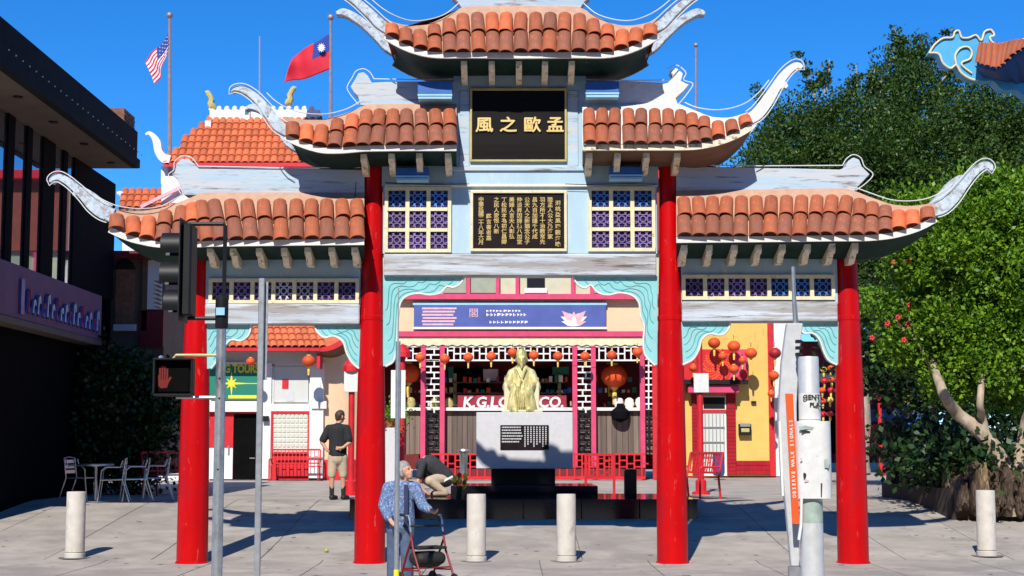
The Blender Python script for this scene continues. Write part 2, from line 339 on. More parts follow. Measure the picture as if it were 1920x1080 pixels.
for s in (-1, 1):
    structure(MB().grid([[(x, y, gz(y) + .004) for x in sorted((s * 12.4, s * 24))] for y in [i * .5 for i in range(-8, 17)]]).build('plaza_edge', M['conc'], norm=False))

# unseen blocks added across the street behind the viewpoint, to cut the fill light
for i, (xa, xb, h, m) in enumerate(((-62, -22, 17, 'brick'), (-21.6, 14, 20, 'soffitg'), (14.4, 60, 18, 'brick'))):
    t = thing('street_building', ['brown brick block across the street, behind and left of the viewpoint', 'taupe five storey block across the street, straight behind the viewpoint', 'brown brick block across the street, behind and right of the viewpoint'][i], 'building', ((xa + xb) / 2, -44, 0))
    MB().box(xa, xb, -52, -38, -.2, h).build('wall', M[m], t); MB().box(xa - .2, xb + .2, -52.2, -37.6, h, h + .6).build('cornice', M['soffitg'], t)
    me = MB().box(-.9, .9, -.06, .06, -1.1, 1.1).mesh('window', M['glass'])
    for j in range(int(h // 3.8)):
        for k in range(int((xb - xa) // 3.4)): inst('window', me, Matrix.Translation((xa + 2 + k * 3.4, -37.98, 2.2 + j * 3.8)), t)

# chewing gum spots and small dark stains trodden into the slabs
gs = MB(); r3 = random.Random(8)
for k in range(420):
    x, y = r3.uniform(-11, 11), r3.uniform(-3.6, 8); r_ = r3.choice((.012, .016, .02, .03, .045)); z = gz(y) + .0092; n = 7
    sl_ = (gz(y + .05) - gz(y - .05)) / .1
    pts = [(x + r_ * (.8 + .4 * r3.random()) * math.cos(2 * math.pi * i / n), y + r_ * 1.2 * (.8 + .4 * r3.random()) * math.sin(2 * math.pi * i / n)) for i in range(n)]
    gs.add([(a, b, z + (b - y) * sl_) for a, b in pts], [tuple(range(n))])
o = gs.build('gum_spots', M['joint'], norm=False); o['kind'] = 'stuff'; o['label'] = 'dark gum spots and small stains on the paving'
M['carve'] = mat('dark_turquoise_groove', (.13, .38, .40), .7, var=.2)
# ================================================================== the gate
gate = thing('ceremonial_gate', 'red columned ceremonial gate with tiered terracotta roofs and black gold lettered boards', 'gate', (.15, 0, 0))
def interp(st, t):                            # stations of equal tuples, piecewise linear with t in 0..1 over the first pixel column
    xs = [q[0] for q in st]; x = xs[0] + (xs[-1] - xs[0]) * t
    for a, b in zip(st, st[1:]):
        if min(a[0], b[0]) - 1e-6 <= x <= max(a[0], b[0]) + 1e-6:
            k = (x - a[0]) / (b[0] - a[0]) if b[0] != a[0] else 0
            k2 = k
            return [p + (q - p) * k2 for p, q in zip(a, b)]
    return list(st[-1])
def smooth_st(st, n=60):
    pts = [interp(st, i / n) for i in range(n + 1)]
    for _ in range(3):
        q = [pts[0]]
        for i in range(1, n): q.append([(a + 2 * b + c) / 4 for a, b, c in zip(pts[i - 1], pts[i], pts[i + 1])])
        q.append(pts[-1]); pts = q
    return pts
def tile_mesh(name, m, flare=1.12):
    mb = MB(); n = 8; rows = []
    for (v, r) in ((0, .5), (.5, .5 * (1 + flare) / 2), (1, .5 * flare)):
        out = [(r * math.cos(math.pi * k / n), v, r * math.sin(math.pi * k / n)) for k in range(n + 1)]
        inn = [((r - .07) * math.cos(math.pi * k / n), v, (r - .07) * math.sin(math.pi * k / n)) for k in range(n, -1, -1)]
        rows.append(out + inn + [out[0]])
    mb.grid(rows)
    for k in range(n):
        a = rows[2]; mb.add([a[k], a[k + 1], a[2 * n + 1 - k - 1], a[2 * n + 1 - k]], [(0, 1, 2, 3)])
    top = [rows[0][k] for k in range(n + 1)]; mb.add(top, [tuple(range(n + 1))])
    return mb.mesh(name, m, smooth=50, norm=True)
TILE = tile_mesh('tile', M['terra']); TILE2 = tile_mesh('tile', M['terra2']); TILE3 = tile_mesh('tile', M['terraold'])
HT = .78
def frame(p, d, nrm, w, L):                   # local y runs down the slope, z is the normal
    d = d.normalized(); x = d.cross(nrm).normalized(); z = x.cross(d).normalized() * HT
    return Matrix(((x.x * w, d.x * L, z.x * w, p.x), (x.y * w, d.y * L, z.y * w, p.y), (x.z * w, d.z * L, z.z * w, p.z), (0, 0, 0, 1)))
def catmull(pts, n=6):
    out = []
    for i in range(len(pts) - 1):
        p0 = pts[max(i - 1, 0)]; p1 = pts[i]; p2 = pts[i + 1]; p3 = pts[min(i + 2, len(pts) - 1)]
        for k in range(n):
            t = k / n
            out.append(tuple(.5 * (2 * b + (c - a) * t + (2 * a - 5 * b + 4 * c - d) * t * t + (3 * b - a - 3 * c + d) * t ** 3) for a, b, c, d in zip(p0, p1, p2, p3)))
    out.append(tuple(pts[-1])); return out
OV = .80
def roof(st, ncol, horns, neck, soff, brk, mort, sofm, board, single=4):
    """st: (eave px, eave py, top px, top py, top Y) from one end to the other; horns: list of (centreline, side)"""
    pts = smooth_st(st)
    E = [W(p[0], p[1], -OV) for p in pts]; T = [W(p[2], p[3], p[4]) for p in pts]
    mb = MB(); mb.cm = 0
    mid = [(a + b) / 2 - Vector((0, 0, .02)) for a, b in zip(E, T)]
    mb.grid([T, mid, E]); mir = lambda q: [Vector((p.x, -p.y, p.z)) for p in q]
    mb.grid([mir(T), mir(mid), mir(E)]); mb.grid([T, mir(T)])
    rf = mb.build('roof', mort, gate, smooth=True)
    # end hips: closing sheet between front and back eave corners
    for e in ([-1] if len(horns) == 1 else [0, -1]):
        hp = [i for i in range(len(pts)) if pts[i][4] < -.16]
        hp = [i for i in hp if (i > len(pts) / 2) == (e == -1)]
        cor = E[e]
        if hp: MB().grid([[T[i] for i in hp] + [cor], mir([T[i] for i in hp] + [cor])]).build('hip', M['terra'], rf)
    n = len(pts) - 1
    both = len(horns) == 2
    allx = MB()
    for c in range(ncol):
        u = (c + .5) / ncol; f = u * n; i = min(int(f), n - 1); k = f - i
        e = E[i].lerp(E[i + 1], k); t = T[i].lerp(T[i + 1], k)
        along = (E[i + 1] - E[i]).normalized(); d = e - t; L = d.length
        nrm = along.cross(d); nrm = nrm if nrm.y < 0 else -nrm; nrm.normalize()
        w = (E[n] - E[0]).length / ncol * .94
        w *= (1.0)
        one = L < .62
        segs = [(.34, 1.05)] if one else [(.25, .64), (.59, 1.06)]
        jit = rnd.uniform(-.018, .018); nrm = (nrm + along * rnd.uniform(-.07, .07)).normalized()
        for q, (a, b) in enumerate(segs[::-1]):
            lift = .012 + (.02 if (q == 1) else 0)
            p0 = t + d * a + nrm * lift; p1 = t + d * b + nrm * (lift + .02 + rnd.uniform(-.008, .010)) + along * (jit + rnd.uniform(-.012, .012)) + d * rnd.uniform(-.012, .02)
            M4 = frame(p0, p1 - p0, nrm, w * (1 if q == 0 else .95), (p1 - p0).length)
            inst('tile', (TILE2 if rnd.random() < .6 else TILE) if one else ((TILE3 if rnd.random() < .8 else TILE) if q == 0 else (TILE if rnd.random() < .75 else TILE2 if rnd.random() < .6 else TILE3)), M4, rf)
        # rear slope, never seen from the street side
        p0 = t + d * .2; p1 = e
        tm = frame(Vector((p0.x, -p0.y, p0.z)), Vector((d.x, -d.y, d.z)), Vector((nrm.x, -nrm.y, nrm.z)), w, d.length * .85)
        g = MB(); g.grid([[tm @ Vector((.5 * math.cos(math.pi * k / 5), v, .5 * math.sin(math.pi * k / 5))) for k in range(6)] for v in (0, 1)]); allx.add(g.v, g.f)
    allx.build('rear_tiles', M['terra'], rf, kind='stuff')
    # eave board (painted white) following the eave, and mirrored at the back
    for sgn in (1, -1):
        eb = MB()
        for a, b in zip(range(0, n, 2), range(2, n + 1, 2)):
            pa, pb = E[a] - Vector((0, .0, .055)), E[b] - Vector((0, .0, .055))
            if sgn < 0: pa = Vector((pa.x, -pa.y, pa.z)); pb = Vector((pb.x, -pb.y, pb.z))
            eb.bar(pa, pb, .05, .085)
        eb.build('eave_board', board, rf)
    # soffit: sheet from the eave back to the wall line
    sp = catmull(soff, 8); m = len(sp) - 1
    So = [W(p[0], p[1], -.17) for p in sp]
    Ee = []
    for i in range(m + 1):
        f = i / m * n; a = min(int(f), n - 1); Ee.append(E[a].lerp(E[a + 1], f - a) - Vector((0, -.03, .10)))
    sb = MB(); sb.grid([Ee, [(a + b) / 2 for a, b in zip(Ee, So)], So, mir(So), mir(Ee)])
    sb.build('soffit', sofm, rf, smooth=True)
    # brackets (rafter tails) under the eave
    for bx, by in brk:
        p = W(bx, by, -OV + .12); mbk = MB(); w = .045
        z = p.z; y0 = -OV + .10
        prof = [(y0, z), (y0, z - .10), (y0 + .05, z - .15), (y0 + .13, z - .135), (y0 + .2, z - .2), (y0 + .3, z - .27), (y0 + .42, z - .27), (y0 + .42, z - .27), (-.13, z - .27), (-.13, z)]
        mbk.prismx(prof, p.x - w, p.x + w); mbk.build('bracket', M['bracket'], rf)
    # horns at front and rear corners
    for hc, hm in horns:
        cl = catmull(hc, 5)
        for sg in (-1, 1):
            Yc = .62 * sg
            up, lo = [], []
            for i, (x, y, h) in enumerate(cl):
                a = cl[max(i - 1, 0)]; b = cl[min(i + 1, len(cl) - 1)]; dx, dy = b[0] - a[0], b[1] - a[1]; l = math.hypot(dx, dy) or 1
                ux, uy = dy / l, -dx / l
                h *= .86; up.append((x + ux * h, y + uy * h)); lo.append((x - ux * h, y - uy * h))
            if sg < 0:
                MB().pprism(up + lo[::-1], -.72, .2).build('horn', hm, rf, bev=.012)
                # unlit neon tube round the horn outline
                def off(q, s2):
                    return [(x + (x - c[0]) / max(c[2], 1) * s2, y + (y - c[1]) / max(c[2], 1) * s2) for (x, y), c in zip(q, cl)]
                o1, o2 = off(up, 4), off(lo, 4)
                tipx, tipy, _ = cl[-1]; px_, py_, _ = cl[-3]; l = math.hypot(tipx - px_, tipy - py_) or 1
                tip = (tipx + (tipx - px_) / l * 6, tipy + (tipy - py_) / l * 6)
                path = o1[2:-2] + [tip] + o2[::-1][2:-2]
                MB().tube([W(x, y, -.75) for x, y in path], .0085, 5).build('neon_tube', M['neon'], rf, smooth=True)
            else:
                z = [(W(x, y, -.72).x, W(x, y, -.72).z) for x, y in up + lo[::-1]]
                MB().prism(z, .52, .72).build('horn', hm, rf, bev=.012)
    # neon along the hips
    for nk in neck:
        MB().tube([W(x, y, yy) for x, y, yy in catmull(nk, 6)], .0085, 5).build('neon_tube', M['neon'], rf, smooth=True)
    return rf
HL = [(212, 404, 15), (192, 396, 16), (174, 384, 14), (158, 368, 11), (140, 351, 9), (124, 338, 8.5), (109, 331, 8), (97, 335, 6), (94, 342, 3)]
HR = [(1748, 394, 14), (1768, 387, 15), (1788, 370, 13), (1806, 348, 10), (1822, 328, 9), (1836, 314, 9), (1848, 308, 9), (1857, 312, 7), (1859, 320, 3)]
ML = [(540, 246, 12), (521, 234, 13), (505, 213, 12), (490, 194, 10), (474, 178, 9), (456, 167, 8), (440, 166, 5), (433, 172, 2)]
MR = [(1398, 226, 12), (1420, 212, 14), (1439, 188, 13), (1454, 164, 11), (1468, 143, 10), (1482, 128, 9), (1495, 121, 8), (1504, 127, 4)]
TL = [(735, 58, 11), (714, 45, 12), (698, 29, 11), (682, 14, 10), (664, -1, 9), (645, -14, 9), (626, -22, 8), (612, -18, 4)]
TR = [(1954 - x, y, h) for x, y, h in TL]
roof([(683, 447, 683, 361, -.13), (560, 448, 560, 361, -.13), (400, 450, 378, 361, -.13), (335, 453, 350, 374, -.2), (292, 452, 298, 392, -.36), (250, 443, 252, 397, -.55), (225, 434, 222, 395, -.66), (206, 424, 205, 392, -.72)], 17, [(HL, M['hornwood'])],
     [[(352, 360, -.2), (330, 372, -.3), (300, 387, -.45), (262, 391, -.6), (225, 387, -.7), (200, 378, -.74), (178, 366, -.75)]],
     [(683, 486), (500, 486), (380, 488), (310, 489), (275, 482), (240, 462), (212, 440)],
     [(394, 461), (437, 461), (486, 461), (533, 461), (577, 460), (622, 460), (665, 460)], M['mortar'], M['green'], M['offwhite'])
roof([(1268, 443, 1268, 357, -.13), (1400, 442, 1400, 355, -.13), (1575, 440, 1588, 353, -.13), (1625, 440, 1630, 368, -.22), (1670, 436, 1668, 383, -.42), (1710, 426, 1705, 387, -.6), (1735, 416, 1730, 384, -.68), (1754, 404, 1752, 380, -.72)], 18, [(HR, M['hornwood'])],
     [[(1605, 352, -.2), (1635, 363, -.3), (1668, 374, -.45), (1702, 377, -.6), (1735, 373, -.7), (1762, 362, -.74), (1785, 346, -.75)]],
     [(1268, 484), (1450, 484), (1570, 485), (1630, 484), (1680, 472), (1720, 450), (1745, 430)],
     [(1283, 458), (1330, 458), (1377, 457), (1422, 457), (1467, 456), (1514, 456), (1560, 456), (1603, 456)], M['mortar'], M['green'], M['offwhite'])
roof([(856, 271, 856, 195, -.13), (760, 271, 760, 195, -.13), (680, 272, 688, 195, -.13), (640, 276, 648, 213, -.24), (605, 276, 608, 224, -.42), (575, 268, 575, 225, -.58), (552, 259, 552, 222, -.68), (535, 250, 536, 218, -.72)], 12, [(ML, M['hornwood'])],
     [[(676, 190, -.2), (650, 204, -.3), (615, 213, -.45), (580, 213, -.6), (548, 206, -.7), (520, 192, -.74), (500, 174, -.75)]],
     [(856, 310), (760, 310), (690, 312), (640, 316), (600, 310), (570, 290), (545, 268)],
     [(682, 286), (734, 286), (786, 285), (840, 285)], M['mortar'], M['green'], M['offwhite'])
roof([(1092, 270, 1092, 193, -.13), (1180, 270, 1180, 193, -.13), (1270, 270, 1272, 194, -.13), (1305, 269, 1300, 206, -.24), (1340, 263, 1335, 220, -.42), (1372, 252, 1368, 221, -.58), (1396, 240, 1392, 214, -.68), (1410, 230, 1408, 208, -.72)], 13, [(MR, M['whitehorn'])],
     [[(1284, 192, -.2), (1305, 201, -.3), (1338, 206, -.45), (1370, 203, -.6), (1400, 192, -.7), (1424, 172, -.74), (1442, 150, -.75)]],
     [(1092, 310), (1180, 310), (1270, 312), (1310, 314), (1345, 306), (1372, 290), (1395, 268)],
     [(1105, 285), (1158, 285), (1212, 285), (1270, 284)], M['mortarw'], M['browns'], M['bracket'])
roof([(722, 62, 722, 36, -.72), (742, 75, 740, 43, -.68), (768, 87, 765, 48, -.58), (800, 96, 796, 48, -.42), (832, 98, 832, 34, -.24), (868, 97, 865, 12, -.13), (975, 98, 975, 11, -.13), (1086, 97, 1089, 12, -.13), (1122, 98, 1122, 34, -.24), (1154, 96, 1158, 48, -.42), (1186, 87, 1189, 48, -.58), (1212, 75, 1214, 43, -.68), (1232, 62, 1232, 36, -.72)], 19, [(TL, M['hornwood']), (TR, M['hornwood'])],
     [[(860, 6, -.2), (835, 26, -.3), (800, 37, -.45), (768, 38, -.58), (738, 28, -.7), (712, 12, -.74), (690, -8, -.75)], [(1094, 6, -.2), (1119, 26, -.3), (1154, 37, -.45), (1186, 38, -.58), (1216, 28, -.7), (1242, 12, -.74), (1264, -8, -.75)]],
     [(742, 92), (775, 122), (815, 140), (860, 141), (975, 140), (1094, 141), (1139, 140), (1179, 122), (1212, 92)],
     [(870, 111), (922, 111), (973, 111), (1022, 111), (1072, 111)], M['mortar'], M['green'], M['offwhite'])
# ridge boards with scrolled ends
def ridge(pts, m):
    MB().pprism(pts, -.13, .26).build('ridge_board', m, gate, bev=.01)
ridge([(683, 318), (500, 315), (372, 316), (363, 306), (353, 298), (341, 298), (331, 306), (328, 320), (321, 327), (333, 337), (338, 350), (345, 366), (683, 366)], M['bluewood'])
ridge([(1268, 312), (1420, 314), (1575, 318), (1585, 314), (1590, 302), (1600, 295), (1611, 299), (1616, 312), (1631, 327), (1616, 343), (1607, 352), (1600, 362), (1268, 362)], M['bluewood'])
ridge([(853, 152), (735, 153), (697, 155), (690, 142), (682, 135), (672, 137), (666, 148), (657, 163), (664, 174), (671, 181), (676, 198), (853, 198)], M['bluewood'])
ridge([(1097, 152), (1180, 152), (1252, 156), (1262, 142), (1256, 133), (1268, 127), (1281, 138), (1277, 152), (1293, 158), (1283, 170), (1267, 184), (1272, 198), (1097, 198)], M['whitehorn'])
ridge([(866, 16), (858, 4), (846, -6), (850, -20), (866, -26), (884, -18), (889, -8), (975, -10), (1062, -8), (1070, -18), (1088, -26), (1104, -20), (1108, -6), (1096, 4), (1088, 16)], M['bluewood'])
for pth in ([(340, 364), (322, 338), (316, 327), (326, 318), (327, 304), (340, 293), (356, 294), (366, 303), (372, 312)], [(1604, 357), (1622, 345), (1637, 327), (1621, 312), (1614, 296), (1600, 290), (1587, 298), (1580, 310)],
            [(672, 196), (656, 176), (651, 163), (660, 146), (668, 133), (682, 129), (694, 136), (701, 148)], [(1272, 196), (1290, 174), (1299, 157), (1282, 150), (1286, 136), (1268, 122), (1252, 130)]):
    MB().tube([W(x, y, -.15) for x, y in catmull(pth, 5)], .0085, 5).build('neon_tube', M['neon'], gate, smooth=True)
for a, b in (((372, 312), (676, 314)), ((1580, 310), (1272, 309)), ((701, 148), (850, 148)), ((1250, 150), (1100, 149))):
    MB().tube([W(*a, -.15), W((a[0] + b[0]) / 2, (a[1] + b[1]) / 2 + 1.5, -.15), W(*b, -.15)], .009, 5).build('neon_tube', M['neon'], gate)
# columns
def column(px, top):
    x = XX(px, 1055, 0); zt = ZZ(top, 0); mb = MB()
    prof = [(.25, -.02), (.25, .02), (.23, .035), (.228, .6), (.222, 1.4), (.206, 2.6), (.182, 3.55), (.18, 3.6), (.187, 3.61), (.187, 3.67), (.178, 3.68), (.158, 4.5), (.145, 5.4), (.138, 6.3)]
    q = [p for p in prof if p[1] < zt - .05]; a = q[-1]; b = prof[min(len(q), len(prof) - 1)]
    k = (zt - a[1]) / (b[1] - a[1]) if b[1] > a[1] else 1; q.append((a[0] + (b[0] - a[0]) * k, zt))
    mb.lathe(q, (x, 0, 0), 40); mb.build('column', M['red'], gate, smooth=30); return x
xc = [column(360, 480), column(693, 300), column(1261, 300), column(1600, 470)]
# walls, beams and panels (front plane about y = -.12)
def panel(name, a, b, c, d, m, Y=-.12, dep=.24, bev=.006): return MB().pbox(a, b, c, d, Y, dep).build(name, m, gate, bev=bev)
panel('tower_wall', 850, 1100, 112, 349, M['blue'])
panel('lower_wall', 716, 852, 290, 349, M['blue'], -.11, .22); panel('lower_wall', 1098, 1234, 290, 349, M['blue'], -.11, .22)
panel('wall_panel', 718, 1232, 349, 476, M['blue'], -.10, .2)
panel('ledge', 846, 1104, 312, 320, M['bluewood'], -.155, .05); panel('ledge', 722, 1232, 345.5, 350, M['offwhite'], -.15, .06)
panel('beam', 719, 1231, 476, 517, M['beamwood'], -.17, .34, .015)
panel('wall_panel', 386, 676, 440, 570, M['blue'], -.10, .2); panel('wall_panel', 1277, 1570, 440, 570, M['blue'], -.10, .2)
panel('beam', 384, 674, 570, 608, M['beamwood'], -.17, .34, .015); panel('beam', 1279, 1571, 565, 603, M['beamwood'], -.17, .34, .015)
for a, b in ((862, 880), (1064, 1084)): panel('pilaster', a, b, 170, 312, M['bluewood'], -.14, .03)
# framed boards
def framed(a, b, c, d, fm, bm, w, Y=-.16):
    bd = MB().pbox(a, b, c, d, Y + .02, .05).build('sign_board', bm, gate)
    for q in ((a - w, b + w, c - w, c), (a - w, b + w, d, d + w), (a - w, a, c, d), (b, b + w, c, d)):
        MB().pbox(*q, Y - .01, .07).build('frame_rail', fm, bd, bev=.005)
    return bd
bd = framed(885, 1059, 169, 299, M['goldframe'], M['black'], 4)
for ch, x, sh in (('風', 908, 0), ('之', 953, 0), ('歐', 998, 0), ('孟', 1041, 0)):
    g = MB(); t_ = text2d(ch, .275, .010, 0); c_ = W(x, 236, -.155)
    for i_, (dx, dz) in enumerate(((-.006, 0), (.006, .002), (0, -.006), (0, .006), (.003, 0))): put_text(g, t_, c_ + Vector((dx, -.0007 * i_, dz)), 1.0, .9)
    g.build('character', M['gold'], bd)
bd = framed(887, 1058, 362, 466, M['cream'], M['inscr'], 5)
cols = ['湘桃盈鳳瓊觀海晚', '陸孟人公大乃海家', '羽方所不十治教常先', '昌九自加謹千代成', '公天人之新猶念公子', '仲淡昇因婦孩八加堂', '美婦人言夫人彰弘', '丁松民本為初仁昌卿', '之民人愛恨八新', '鑑言書者嘉', '中華民國二十八年六月']
for k, t in enumerate(cols):
    x = 1046 - k * 14.4; y0 = 377 if k == 0 else (371 if k != 9 else 402); n = len(t); st = (460 - y0) / max(n, 9 if k not in (0, 9) else 0)
    if k == 9: st = 10.2
    if k == 0: st = 11
    g = MB()
    for i, ch in enumerate(t): put_text(g, text2d(ch, .084, .004, .0012), W(x, y0 + st * (i + .4), -.145), 1, .95)
    g.build('inscription_column', M['oldgold'], bd)
# lattice windows with glazed ceramic panes
def pane_mesh(name, m0, m1):
    mb = MB(); mb.box(-.5, .5, .02, .06, -.5, .5); mb.cm = 1
    def ring(cx, cz, r, a0, a1, w=.06, n=8):
        P = [(cx + r * math.cos(a0 + (a1 - a0) * i / n), 0, cz + r * math.sin(a0 + (a1 - a0) * i / n)) for i in range(n + 1)]
        for p, q in zip(P, P[1:]): mb.bar(p, q, .06, w, up=(0, 1, 0))
    pi = math.pi
    ring(0, 0, .17, 0, 2 * pi)
    for cx, cz, a in ((-.5, -.5, 0), (.5, -.5, pi / 2), (.5, .5, pi), (-.5, .5, 1.5 * pi)): ring(cx, cz, .36, a, a + pi / 2)
    for cx, cz, a in ((0, -.5, 0), (.5, 0, pi / 2), (0, .5, pi), (-.5, 0, 1.5 * pi)): ring(cx, cz, .27, a + .2, a + pi - .2)
    return mb.mesh(name, [m0, m1])
PP = pane_mesh('pane', M['ceram'], M['ceramlite']); PB = pane_mesh('pane', M['ceram'], M['ceramblue']); PW = pane_mesh('pane', M['ceram'], M['ceramwhite'])
def lattice(a, b, c, d, nx, ny, kind, w=6.5):
    Y = -.16; fr = MB()
    fr.pbox(a, b, c, c + w, Y, .08); fr.pbox(a, b, d - w, d, Y, .08)
    cw = (b - a - w) / nx; chh = (d - c - w) / ny
    for i in range(nx + 1): fr.pbox(a + cw * i, a + cw * i + w, c + w, d - w, Y, .08) if i in (0, nx) else fr.pbox(a + cw * i - .5, a + cw * i + w + .5, c + w, d - w, Y + .012, .06)
    for j in range(1, ny): 
        for i in range(nx): fr.pbox(a + cw * i + w + .5, a + cw * (i + 1) - .5, c + chh * j, c + chh * j + w, Y + .014, .055)
    win = fr.build('window', M['cream'], gate)
    for i in range(nx):
        for j in range(ny):
            x0, x1 = a + cw * i + w, a + cw * (i + 1); z0, z1 = c + chh * j + w, c + chh * (j + 1)
            p = W((x0 + x1) / 2, (z0 + z1) / 2, Y + .05)
            me = (PB if j == 0 else PP) if kind == 'c' else (PW if (i + (kind == 'l') * 2) % 7 > 4 and kind == 'l' else (PB if kind == 'r' and i > 3 else PP))
            inst('pane', me, Matrix.LocRotScale(p, None, Vector(((x1 - x0) / 124.5, .4, (z1 - z0) / 124.5))), win)
lattice(721, 846, 350, 473, 3, 3, 'c'); lattice(1103, 1229, 350, 471, 3, 3, 'c')
lattice(391, 673, 522, 569, 7, 1, 'l'); lattice(1279, 1566, 515, 562, 7, 1, 'r')
# carved turquoise spandrels under the beams, with a raised white rim
def spandrel(top, edge, far):
    e = catmull(edge, 4)
    MB().pprism(top + e + far, -.08, .16).build('spandrel', M['turq'], gate, bev=.006)
    MB().tube([W(x, y, -.085) for x, y in e], .016, 6).build('spandrel_rim', M['offwhite'], gate, smooth=True)
    # carved relief lines running inside the outline
    cx, cy = far[-1]
    for kk in (.12, .27, .45, .62):
        pl_ = [(x + (cx - x) * kk, y + (cy + 2 - y) * kk) for x, y in e]
        MB().tube([W(x, y, -.082) for x, y in pl_[2:-2]], .007, 4).build('carved_line', M['carve'], gate)
spandrel([], [(871, 517), (864, 531), (850, 539), (838, 537), (826, 549), (805, 553), (785, 550), (765, 554), (752, 566), (747, 590), (745, 625), (743, 655), (738, 677), (723, 687)], [(718, 687), (718, 517)])
spandrel([], [(1074, 517), (1082, 532), (1096, 540), (1108, 535), (1120, 548), (1140, 553), (1162, 549), (1185, 554), (1198, 568), (1201, 592), (1208, 612), (1206, 645), (1211, 668), (1228, 685)], [(1233, 685), (1233, 517)])
spandrel([], [(588, 608), (596, 624), (609, 633), (626, 630), (643, 641), (650, 662), (660, 680), (673, 691)], [(676, 691), (676, 608)])
spandrel([], [(471, 608), (467, 627), (452, 639), (434, 637), (421, 650), (411, 671), (396, 691)], [(382, 693), (382, 608)])
spandrel([], [(1369, 603), (1366, 617), (1353, 628), (1330, 626), (1316, 637), (1310, 657), (1299, 674), (1280, 684)], [(1276, 684), (1276, 603)])
spandrel([], [(1497, 603), (1506, 624), (1524, 625), (1537, 638), (1545, 660), (1554, 676), (1569, 684)], [(1573, 684), (1573, 603)])
# blue floodlight boxes hung under the roofs
for a, b, c, d in ((783, 848, 153, 185), (742, 804, 314, 338), (1098, 1161, 152, 182), (1143, 1206, 312, 336)):
    fl = MB().pbox(a, b, c, d - 9, -.42, .2).build('floodlight', M['lampblue'], gate, bev=.008)
    MB().pbox(a, b, d - 9, d - 5.5, -.43, .22).build('lamp_edge', M['lamplite'], fl); MB().pbox(a + 1, b - 1, d - 4, d, -.43, .22).build('lamp_edge', M['lamplite'], fl)
    MB().pbox(a + 20, a + 26, c + 4, c + 8, -.22, .12).build('lamp_arm', M['blackmetal'], fl)
# loose cables
for pth in ([(700, 480), (690, 520), (680, 545), (672, 560)], [(668, 340), (664, 380), (655, 410), (650, 420)], [(1060, 345), (1180, 348), (1232, 346)], [(722, 342), (800, 346), (880, 345)]):
    MB().tube([W(x, y, -.2) for x, y in catmull(pth, 4)], .006, 4).build('cable', M['blackmetal'], gate)
# ================================================================== dark building on the left
XE, XWL = -8.12, -9.2                        # eave edge and wall face
YN, YF = 3.0, 10.6
lb = thing('dark_restaurant', 'dark two storey restaurant building with overhanging flat roof and mauve sign band', 'building', (XWL - 3, 6, gz(6)))
def zl(y_at_px0, X):                           # height of a horizontal depth line that meets the left frame edge at this photo row
    Y = CAM.y + 0; d = abs(X) * F / 960; return ZZ(y_at_px0, CAM.y + d * math.cos(TILT) + 0)
zt, ze, zs1, zs0 = zl(42, XE), zl(122, XE), zl(486, XWL + .06), zl(590, XWL + .06)
g = MB(); g.box(XE - 7, XE, -.5, YF - .75, ze, zt); g.build('roof_fascia', M['fascia'], lb, bev=.02)
g = MB(); g.box(XE - 6.9, XE - .08, -.4, YF - .3, ze - .03, ze - .004); so_ = g.build('soffit', M['soffitg'], lb)
g = MB(); g.box(XE - .16, XE + .002, -.5, YF - .5, ze - .06, ze + .12); g.build('eave_edge', M['fascia'], lb)
for i in range(5):
    MB().lathe([(.085, 0), (.085, .02), (.06, .02), (.055, .005), (0, .005)], (XE - .5, 1.2 + i * 2.1, ze - .05), 14).build('downlight', M['blackmetal'], lb)
for i in range(26):
    MB().ico((XE + .012, 1.2 + i * .36, ze + .25), .016, sub=1).build('string_bulb', M['neon'], lb)
# brick stack at the end of the parapet
bs = MB().box(XE - 1.0, XE - .12, YF - 1.5, YF - .6, zt - .6, zt + .35).build('brick_stack', M['brick'], lb)
for k in range(12):
    for j in range(3):
        o_ = .14 if k % 2 else 0
        MB().box(XE - .135, XE - .105, YF - 1.48 + j * .3 + o_ * .5, YF - 1.48 + j * .3 + .27 + o_ * .5 - (.1 if j == 2 and k % 2 else 0), zt - .55 + k * .075, zt - .55 + k * .075 + .06).build('brick', M['brick'], bs)
# body behind the glass
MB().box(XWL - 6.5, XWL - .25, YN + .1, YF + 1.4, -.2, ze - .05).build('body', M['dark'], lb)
# upper glazing with mullions: widths read from the reflection strips
def yl(px, X): return CAM.y + X * F / (px - 960) * math.cos(TILT) - 0.0
strips = [(-60, 6), (19, 43), (53, 74), (97, 113), (121, 134)]
edges = [yl(p, XWL) for s_ in strips for p in s_]
for (a, b) in strips:
    MB().box(XWL - .06, XWL - .04, yl(a, XWL), yl(b, XWL), zs1 + .02, ze - .04).build('window_pane', M['mirror'], lb)
prev = YN
for (a, b) in strips + [(212, 212)]:
    ya = yl(a, XWL)
    if ya > prev + .02: MB().box(XWL - .2, XWL, max(prev, YN), ya, zs1 + .02, ze - .04).build('mullion', M['darkwall'], lb)
    prev = yl(b, XWL)
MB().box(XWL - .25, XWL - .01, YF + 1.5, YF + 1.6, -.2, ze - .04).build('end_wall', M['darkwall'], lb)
sb_end = yl(192, XWL + .1)
sbn = MB().box(XWL - .3, XWL + .1, YN - .1, sb_end, zs0, zs1).build('sign_band', M['purple'], lb, bev=.015)
MB().box(XWL - .3, XWL + .13, YN - .1, sb_end + .02, zs0 - .12, zs0 - .004).build('band_moulding', M['soffitg'], lb)
